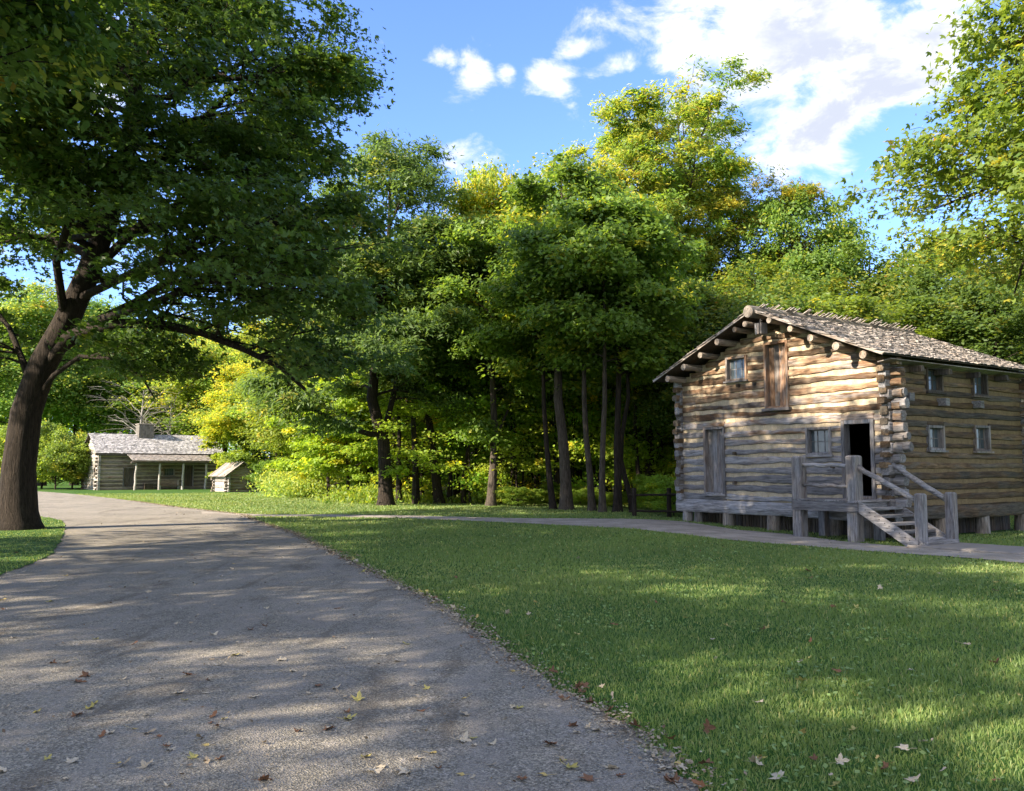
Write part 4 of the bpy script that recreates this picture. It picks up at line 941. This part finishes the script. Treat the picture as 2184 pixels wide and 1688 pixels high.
# sunlit young maples left of the oak
for i, (x, d, H, R, lb) in enumerate([(700, 47, 6.2, 2.3, 'leftmost sunlit young maple beside the goldenrod patch'), (745, 45, 6.8, 2.4, 'bright young maple under the bare limb of the oak'), (785, 46, 5.5, 2.0, 'small bright maple against the oak trunk'),
        (720, 52, 8.5, 2.6, 'taller yellow green maple behind the sunlit young maples'), (660, 55, 7.5, 2.3, 'young maple at the back of the goldenrod patch'), (860, 47, 5.6, 2.0, 'small maple just right of the oak trunk')]):
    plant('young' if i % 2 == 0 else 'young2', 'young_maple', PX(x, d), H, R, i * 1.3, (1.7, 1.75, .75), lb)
# trees around the cabin
plant('maple2', 'walnut_tree', PX(556, 74), 11.4, 3.7, .5, (1.9, 1.75, .85), 'yellow leaved tree behind the small log shed')
plant('young', 'walnut_tree', PX(590, 72), 9.5, 3.6, .5, (1.2, 1.25, .8), 'green tree with pale vine covered stem right of the shed')
plant('young2', 'walnut_tree', PX(498, 74), 7.0, 2.0, 3.5, (1.9, 1.7, .8), 'small yellow tree hanging over the right end of the cabin roof')
for i, (x, d, H, R, cl) in enumerate([(90, 96, 23, 6.5, (.8, .95, .9)), (160, 100, 22, 6.5, (.9, 1.05, .95)), (235, 103, 19, 6, (.85, 1, .85)), (300, 100, 17, 6, (.8, .95, .9)), (365, 104, 20, 6, (.95, 1.05, .85)), (420, 98, 16, 5.5, (1, 1.1, .85)),
        (480, 95, 17, 6, (1.1, 1.1, .8)), (545, 92, 16, 5.5, (.95, 1.05, .85)), (610, 84, 15, 5, (.9, 1, .8)), (20, 94, 22, 6.5, (.8, .95, .85)), (650, 74, 12, 4, (.9, 1, .8)), (690, 66, 12, 4, (1, 1.1, .8)), (390, 112, 22, 7, (1.2, .95, .7))]):
    plant(['maple', 'dense', 'maple2'][i % 3], 'woodland_tree', PX(x, d), H, R, i * 1.7, tuple(q * 1.5 for q in cl), 'tall tree of the dark wood rising behind the long log cabin', group='trees behind the cabin')
plant('dead', 'dead_tree', PX(300, 90), 10.5, 4.6, .3, g1, 'pale bare tree rising just behind the cabin roof left of the chimney')
plant('dead', 'dead_tree', PX(355, 91), 10, 4.2, 2.3, g1, 'pale bare tree rising behind the cabin roof right of the chimney')
for i, (x, d, H, R) in enumerate([(120, 78, 3.6, 2.2), (155, 80, 4.2, 2.2), (90, 82, 5, 2.6), (176, 83, 3.4, 1.8), (40, 80, 4.5, 2.6)]):
    plant('bush', 'bush', PX(x, d), H, R, i, (1.4, 1.4, 1.0), 'leafy bush at the left gable end of the log cabin', cat='bush', group='bushes left of the cabin')
for i, (x, d) in enumerate([(565, 69), (585, 67), (605, 66), (550, 71)]):
    plant('bush', 'bush', PX(x, d), 1.8, 1.3, i, (.9, 1.1, .8), 'low dark green bush right of the small log shed', cat='bush', group='bushes right of the shed')
for i in range(13):
    x = 1030 + i * 34 + rr.uniform(-8, 8)
    plant('bush', 'bush', PX(x, rr.uniform(37.5, 39.5) - max(0, (x - 1200) * .008)), rr.uniform(.35, .8), rr.uniform(.4, .75), i, (1.3, 1.4, .8), 'low leafy bush at the foot of the wood edge trunks', cat='bush', group='bushes along the wood edge')
for i, (x, d) in enumerate([(1420, 33), (1400, 34), (1435, 31)]):
    plant('bush', 'bush', PX(x, d), 1.1, .8, i, (1.6, 1.8, .9), 'bright low bush in front of the rail fence', cat='bush', group='bushes at the rail fence')

# far wood that reads as one mass
rng = np.random.default_rng(90)
N = 230000
th = rng.uniform(-.62, .72, N); dd = 88 + 22 * rng.uniform(0, 1, N) ** 1.6; xf = np.tan(th) * dd; yf = dd + np.where(th < -.2, 38 * np.clip((-.2 - th) / .15, 0, 1), 0); xf = np.tan(th) * yf
hh = 18.5 + 2.0 * np.sin(th * 17) + 1.2 * np.sin(th * 41 + 1) + 1.0 * np.sin(th * 90)
zf = rng.beta(1.4, 1.2, N) * hh
Nn = rng.normal(size=(N, 3)) + np.array([-.3, -.5, .7]); Nn /= np.linalg.norm(Nn, axis=1)[:, None]; D = rng.normal(size=(N, 3)); D -= (D * Nn).sum(1)[:, None] * Nn; D /= np.linalg.norm(D, axis=1)[:, None]; Sd = np.cross(Nn, D)
C = np.stack([xf, yf, zf - .2], 1); sz = rng.uniform(.28, .62, N)[:, None]
V = np.stack([C - D * .5 * sz, C + Sd * .35 * sz, C + D * .5 * sz, C - Sd * .35 * sz], 1).reshape(-1, 3)
cl = .5 + .5 * np.sin(xf * .9) * np.sin(zf * 1.3 + xf * .3)
T = np.stack([np.clip(cl * .5 + rng.uniform(0, .5, N), 0, 1), np.clip(rng.uniform(-.3, .35, N), 0, 1), rng.uniform(0, .6, N)], 1)
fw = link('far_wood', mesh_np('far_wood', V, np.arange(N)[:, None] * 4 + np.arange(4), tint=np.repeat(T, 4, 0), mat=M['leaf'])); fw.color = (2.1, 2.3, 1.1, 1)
tag(fw, 'mass of distant foliage seen between the trunks of the wood', 'foliage', kind='stuff')

# goldenrod and tall grass patch, undergrowth
def herbs(name, pts, N, h, label, col, yel, seed, size=.07, cat='undergrowth', pink=.0):
    rng = np.random.default_rng(seed); P = np.array(pts); k = rng.integers(0, len(P), N)
    x = P[k, 0] + rng.normal(size=N) * P[k, 2]; y = P[k, 1] + rng.normal(size=N) * P[k, 3]
    cell = .45 * (name == 'undergrowth') * np.sin(x * .8 + 1) + np.sin(x * 2.1) * np.cos(y * 1.7) * .25 + .85
    z = rng.beta(1.5, 1.1, N) * h * P[k, 4] * cell; C = np.stack([x, y, gz(x, y) + z], 1)
    Nn = rng.normal(size=(N, 3)) + np.array([-.3, -.4, .5]); Nn /= np.linalg.norm(Nn, axis=1)[:, None]; D = rng.normal(size=(N, 3)) + np.array([0, 0, 1.2]); D -= (D * Nn).sum(1)[:, None] * Nn; D /= np.linalg.norm(D, axis=1)[:, None]; Sd = np.cross(Nn, D)
    sz = size * rng.uniform(.6, 1.5, N)[:, None]
    V = np.stack([C - D * .7 * sz, C + Sd * .3 * sz, C + D * .7 * sz, C - Sd * .3 * sz], 1).reshape(-1, 3)
    T = np.stack([rng.uniform(.3, 1, N), np.clip(rng.uniform(-.2, .5, N) + yel * z / h, 0, 1), rng.uniform(0, .8, N)], 1)
    o = link(name, mesh_np(name, V, np.arange(N)[:, None] * 4 + np.arange(4), tint=np.repeat(T, 4, 0), mat=M['leaf'])); o.color = (*col, 1)
    return tag(o, label, cat, kind='stuff')
hp = []
for x in range(606, 745, 9): a = PX(x, 54 + 3 * math.sin(x)); hp.append((a[0], a[1], .8, 1.2, random.uniform(.7, 1.15)))
herbs('goldenrod_patch', hp, 26000, 1.6, 'sunlit patch of pale goldenrod and tall weeds at the wood corner', (1.5, 1.6, 1.5), .3, 5, .12)
hp = []
for x in range(740, 1450, 10): a = PX(x, 41.5 - max(0, (x - 1150)) * .012 + random.uniform(0, 9)); hp.append((a[0], a[1], .9, 1.2, random.uniform(.3, .9)))
herbs('undergrowth', hp, 24000, .8, 'low leafy undergrowth between the trunks of the wood', (1.15, 1.25, .75), .1, 6, .13)

# ---------------------------------------------------------------- grass
rng = np.random.default_rng(55)
def bmask(x, y):
    lx = (x - 5.343) * cos(A1) + (y - 27.9) * sin(A1); ly = -(x - 5.343) * sin(A1) + (y - 27.9) * cos(A1)
    inb = (lx > .2) & (lx < WD - .1) & (ly > .45) & (ly < DP) ; slab = (lx > 8.7) & (lx < 11.3) & (ly > -1.6) & (ly < .3)
    cx = (x - CO[0]) * cos(A2) + (y - CO[1]) * sin(A2); cy = -(x - CO[0]) * sin(A2) + (y - CO[1]) * cos(A2); c = (cx > 0) & (cx < L2) & (cy > -1.8) & (cy < D2)
    return inb | slab | c
N = 900000
e = .45; r = (3.6 ** e + rng.uniform(0, 1, N) * (66 ** e - 3.6 ** e)) ** (1 / e); th = rng.uniform(-.66, .72, N)
x = r * np.sin(th); y = r * np.cos(th)
edge = np.abs(rng.normal(size=N)) * .05
keep = ~on_hard(x, y, -.02 - .1 * np.clip(np.sin(x * 7 + y * 3) * np.sin(y * 5.3) + np.sin(y * 19) * .4, 0, 1) * rng.uniform(0, 1, N)) & ~bmask(x, y) & ~((y + .45 * x > 42) & (x > -11))
nz = np.sin(x * .9 + 1.3 * np.sin(y * .7)) * np.sin(y * 1.1 + np.sin(x * .6)) 
keep &= rng.uniform(0, 1, N) < .85 + .2 * nz
x, y, r, nz = x[keep], y[keep], r[keep], nz[keep]; N = len(x)
hgt = rng.uniform(.016, .047, N) * (1 + .25 * nz) * np.clip((r / 9) ** .28, .8, 1.5); wid = .0034 * (r / 6) ** .85 * rng.uniform(.7, 1.4, N)
clump = rng.uniform(0, 1, N) < .012 + .03 * (nz > .6); hgt = np.where(clump, hgt * 1.5, hgt)
a = rng.uniform(0, 2 * pi, N); ln = rng.uniform(.1, .9, N) * hgt; la = rng.uniform(0, 2 * pi, N)
B = np.stack([x, y, gz(x, y) - .002], 1); sx = np.stack([np.cos(a), np.sin(a), np.zeros(N)], 1) * wid[:, None]
tip = B + np.stack([np.cos(la) * ln, np.sin(la) * ln, hgt], 1); mid = B + np.stack([np.cos(la) * ln * .3, np.sin(la) * ln * .3, hgt * .6], 1)
V = np.stack([B - sx, B + sx, mid + sx * .7, mid - sx * .7, tip], 1).reshape(-1, 3); bi = np.arange(N) * 5
pa = np.sin(x * .33 + 1.7 * np.sin(y * .21 + 1)) * np.sin(y * .42 + x * .17); tone = np.clip(.45 + .15 * pa + .22 * np.sin(x * .8 + 2 * np.sin(y * .5)) + rng.normal(size=N) * .25, 0, 1)
yl = np.clip((rng.uniform(0, 1, N) < .07) * rng.uniform(.4, 1, N) + .22 * np.clip(pa + .1, 0, 1) * rng.uniform(0, 1, N) + .18 * (nz < -.5) * rng.uniform(0, 1, N) + rng.uniform(0, .12, N), 0, 1)
T = np.repeat(np.stack([tone, yl, rng.uniform(0, .6, N)], 1), 5, 0)
o = link('grass', mesh_np('grass', V, np.stack([bi, bi + 1, bi + 2, bi + 3], 1), np.stack([bi + 3, bi + 2, bi + 4], 1), tint=T, mat=M['grassblade']))
tag(o, 'short green mown lawn grass between the road and the log building', 'grass', kind='stuff')
# clover and broad weeds in the lawn
N = 15000; r = (3.8 ** .7 + rng.uniform(0, 1, N) * (26 ** .7 - 3.8 ** .7)) ** (1 / .7); th = rng.uniform(-.5, .7, N); x = r * np.sin(th); y = r * np.cos(th)
k = ~on_hard(x, y, .0) & ~bmask(x, y) & ((np.sin(x * 1.7 + y) * np.sin(y * 1.9 - x * .6) + rng.normal(size=N) * .3) > .25); x, y, r = x[k], y[k], r[k]; N = len(x)
C = np.stack([x, y, gz(x, y) + rng.uniform(.015, .055, N)], 1); Nn = rng.normal(size=(N, 3)) * .35 + np.array([0, 0, 1]); Nn /= np.linalg.norm(Nn, axis=1)[:, None]
D = rng.normal(size=(N, 3)); D -= (D * Nn).sum(1)[:, None] * Nn; D /= np.linalg.norm(D, axis=1)[:, None]; Sd = np.cross(Nn, D); sz = (rng.uniform(.02, .05, N) * (r / 8) ** .4)[:, None]
V = np.stack([C - D * .5 * sz, C + Sd * .4 * sz, C + D * .5 * sz, C - Sd * .4 * sz], 1).reshape(-1, 3)
T = np.stack([rng.uniform(.3, 1, N), rng.uniform(0, .15, N), rng.uniform(0, .5, N)], 1)
o = link('lawn_weeds', mesh_np('lawn_weeds', V, np.arange(N)[:, None] * 4 + np.arange(4), tint=np.repeat(T, 4, 0), mat=M['grassblade'])); o.color = (1.1, 1.15, 1.3, 1)
tag(o, 'small broad leaved weeds growing in the lawn grass', 'weeds', kind='stuff')

# ---------------------------------------------------------------- fallen leaves
def maple_leaf(seed, lobes=5):
    rr = random.Random(seed); pts = []
    tips = [(-2.25, .62), (-1.15, .92), (0, 1.1), (1.15, .92), (2.25, .62)] if lobes == 5 else [(-1.0, .55), (0, 1.15), (1.0, .55)]
    pts.append((0, -.25))
    for i, (a, l) in enumerate(tips):
        l *= rr.uniform(.85, 1.1); a += rr.uniform(-.1, .1)
        w_ = .3
        pts.append((sin(a - w_) * l * .74, cos(a - w_) * l * .74)); pts.append((sin(a) * l, cos(a) * l)); pts.append((sin(a + w_) * l * .74, cos(a + w_) * l * .74))
        if i < len(tips) - 1:
            m_ = (a + tips[i + 1][0]) / 2; pts.append((sin(m_) * .46, cos(m_) * .46))
    cx, cy = rr.uniform(-.7, .7), rr.uniform(.2, 1.0); k1, k2 = rr.uniform(.2, .8), rr.uniform(-.15, .6)
    z = lambda x, y: k1 * x * x + k2 * y * y + .12 * sin(x * 5 + y * 3)
    vs = [(0, .05, z(0, 0))] + [(x, y, z(x, y)) for x, y in pts]; n = len(pts)
    fs = [(0, i + 1, (i + 1) % n + 1) for i in range(n)]
    t_ = rr.random()
    b = MB(); b.add([(x * .5, y * .5, zz * .5) for x, y, zz in vs], fs, (t_, t_, t_)); b.tube([(0, -.12, 0), (.03, -.35, .03), (.0, -.6, .08)], [.014, .01, .008], 4, t=(t_, t_, t_))
    return b
LM = []
for s in range(12):
    mt = M[['lit_tan', 'lit_tan', 'lit_brown', 'lit_yellow'][s % 4]]; b = maple_leaf(s, 5 if s % 3 else 3)
    me = bpy.data.meshes.new('fallen_leaf'); me.from_pydata(b.v, [], b.f); me.materials.append(mt); at_ = me.attributes.new('tint', 'FLOAT_COLOR', 'POINT'); at_.data.foreach_set('color', np.array([(*t_, 1) for t_ in b.t], np.float32).ravel()); LM.append((me, ['pale tan', 'pale tan', 'reddish brown', 'yellow'][s % 4]))
rr = random.Random(4); n = 0
while n < 300:
    dy_ = 1688 - (rr.random() ** 1.25) * 520; dx_ = rr.uniform(0, 2184); p = G(dx_, dy_)
    if n < 90:                                # the drift along the road edge
        yv = rr.uniform(4.2, 17); p = np.array([float(road_xr(yv)) + rr.gauss(.02, .12), yv, 0])
    hard = bool(on_hard(np.array([p[0]]), np.array([p[1]]))[0])
    if not hard and rr.random() < .45: continue
    s = rr.uniform(.05, .12) if p[1] < 10 else rr.uniform(.07, .13)
    me, colr = rr.choice(LM if hard else LM[2:])
    o = bpy.data.objects.new('fallen_leaf', me); COL.objects.link(o)
    o.location = (p[0], p[1], float(gz(p[0], p[1])) + (.018 if hard else .03)); o.scale = (s, s, s * rr.uniform(.6, 1.3)); o.rotation_euler = (rr.gauss(0, .16 if hard else .4), rr.gauss(0, .16 if hard else .4), rr.uniform(0, 6.28))
    where = 'drifted along the grass edge of the road' if n < 90 else ('lying on the grey road' if hard else 'caught in the lawn grass')
    tag(o, f'{colr} fallen leaf {where}', 'leaf', f'{colr} leaves {where}'); n += 1
# litter crumbs
N = 15000; rng = np.random.default_rng(8); r = (3.8 ** .5 + rng.uniform(0, 1, N) * (45 ** .5 - 3.8 ** .5)) ** 2; th = rng.uniform(-.6, .66, N); x = r * np.sin(th); y = r * np.cos(th)
m2 = 9500; ye = (4 ** .6 + rng.uniform(0, 1, m2) * (45 ** .6 - 4 ** .6)) ** (1 / .6); x[:m2] = road_xr(ye) + rng.normal(size=m2) * .09 - .03; y[:m2] = ye; r[:m2] = np.hypot(x[:m2], ye)
k = (on_hard(x, y, .06) & (rng.uniform(0, 1, N) < .75)) | (np.arange(N) < m2); x, y, r = x[k], y[k], r[k]; N = len(x)
C = np.stack([x, y, gz(x, y) + .022 + rng.uniform(0, .008, N)], 1); Nn = rng.normal(size=(N, 3)) * .3 + np.array([0, 0, 1]); Nn /= np.linalg.norm(Nn, axis=1)[:, None]
D = rng.normal(size=(N, 3)); D -= (D * Nn).sum(1)[:, None] * Nn; D /= np.linalg.norm(D, axis=1)[:, None]; Sd = np.cross(Nn, D); sz = (rng.uniform(.01, .04, N) * (r / 7) ** .35)[:, None]
V = np.stack([C - D * .5 * sz, C + Sd * .35 * sz, C + D * .5 * sz, C - Sd * .35 * sz], 1).reshape(-1, 3); tt = rng.uniform(0, 1, N)
o = link('leaf_litter', mesh_np('leaf_litter', V, np.arange(N)[:, None] * 4 + np.arange(4), tint=np.repeat(np.stack([tt] * 3, 1), 4, 0), mat=M['lit_mix']))
tag(o, 'crumbs of dry leaves and gravel scattered along the road edge', 'litter', kind='stuff')

# ---------------------------------------------------------------- labels that tell repeats apart
ORD = 'first second third fourth fifth sixth seventh eighth ninth tenth eleventh twelfth thirteenth fourteenth fifteenth sixteenth seventeenth eighteenth nineteenth twentieth'.split()
LAND = [(0, 'the near left maple'), (700, 'the goldenrod patch'), (823, 'the big dark oak'), (933, 'the dark leaning trunk'), (1048, 'the low forking trunk'), (1206, 'the thick pale brown trunk'), (1318, 'the crooked trunk pair'), (1440, 'the left wall of the log building'), (1620, 'the ridge end of the log building'), (1890, 'the near corner of the log building')]
def relabel(group, what, land=True, tail=''):
    obs = [o for o in bpy.data.objects if o.get('group') == group and o.parent is None]
    px = lambda o: (o.location.x / o.location.y * F + CX) / K
    obs.sort(key=px); cnt = {}
    for o in obs:
        ref = [l for l in LAND if l[0] <= px(o)][-1][1] if land else None
        n = cnt.get(ref, 0); cnt[ref] = n + 1
        o['label'] = f'{ORD[n]} {what} to the right of {ref}' if land else f'{ORD[n]} {what} from the left{tail}'
relabel('saplings of the wood edge', 'slender dark sapling trunk')
relabel('understory trees in the wood', 'light green understory tree')
relabel('trees deeper in the wood', 'deeper wood tree')
relabel('bushes along the wood edge', 'low wood edge bush')
relabel('trees behind the cabin', 'tall tree', False, ' in the dark wood behind the long log cabin')
relabel('bushes left of the cabin', 'leafy bush', False, ' by the gable end of the long log cabin')
relabel('bushes right of the shed', 'dark green bush', False, ' beside the small log shed')
relabel('bushes at the rail fence', 'bright low bush', False, ' by the rail fence')
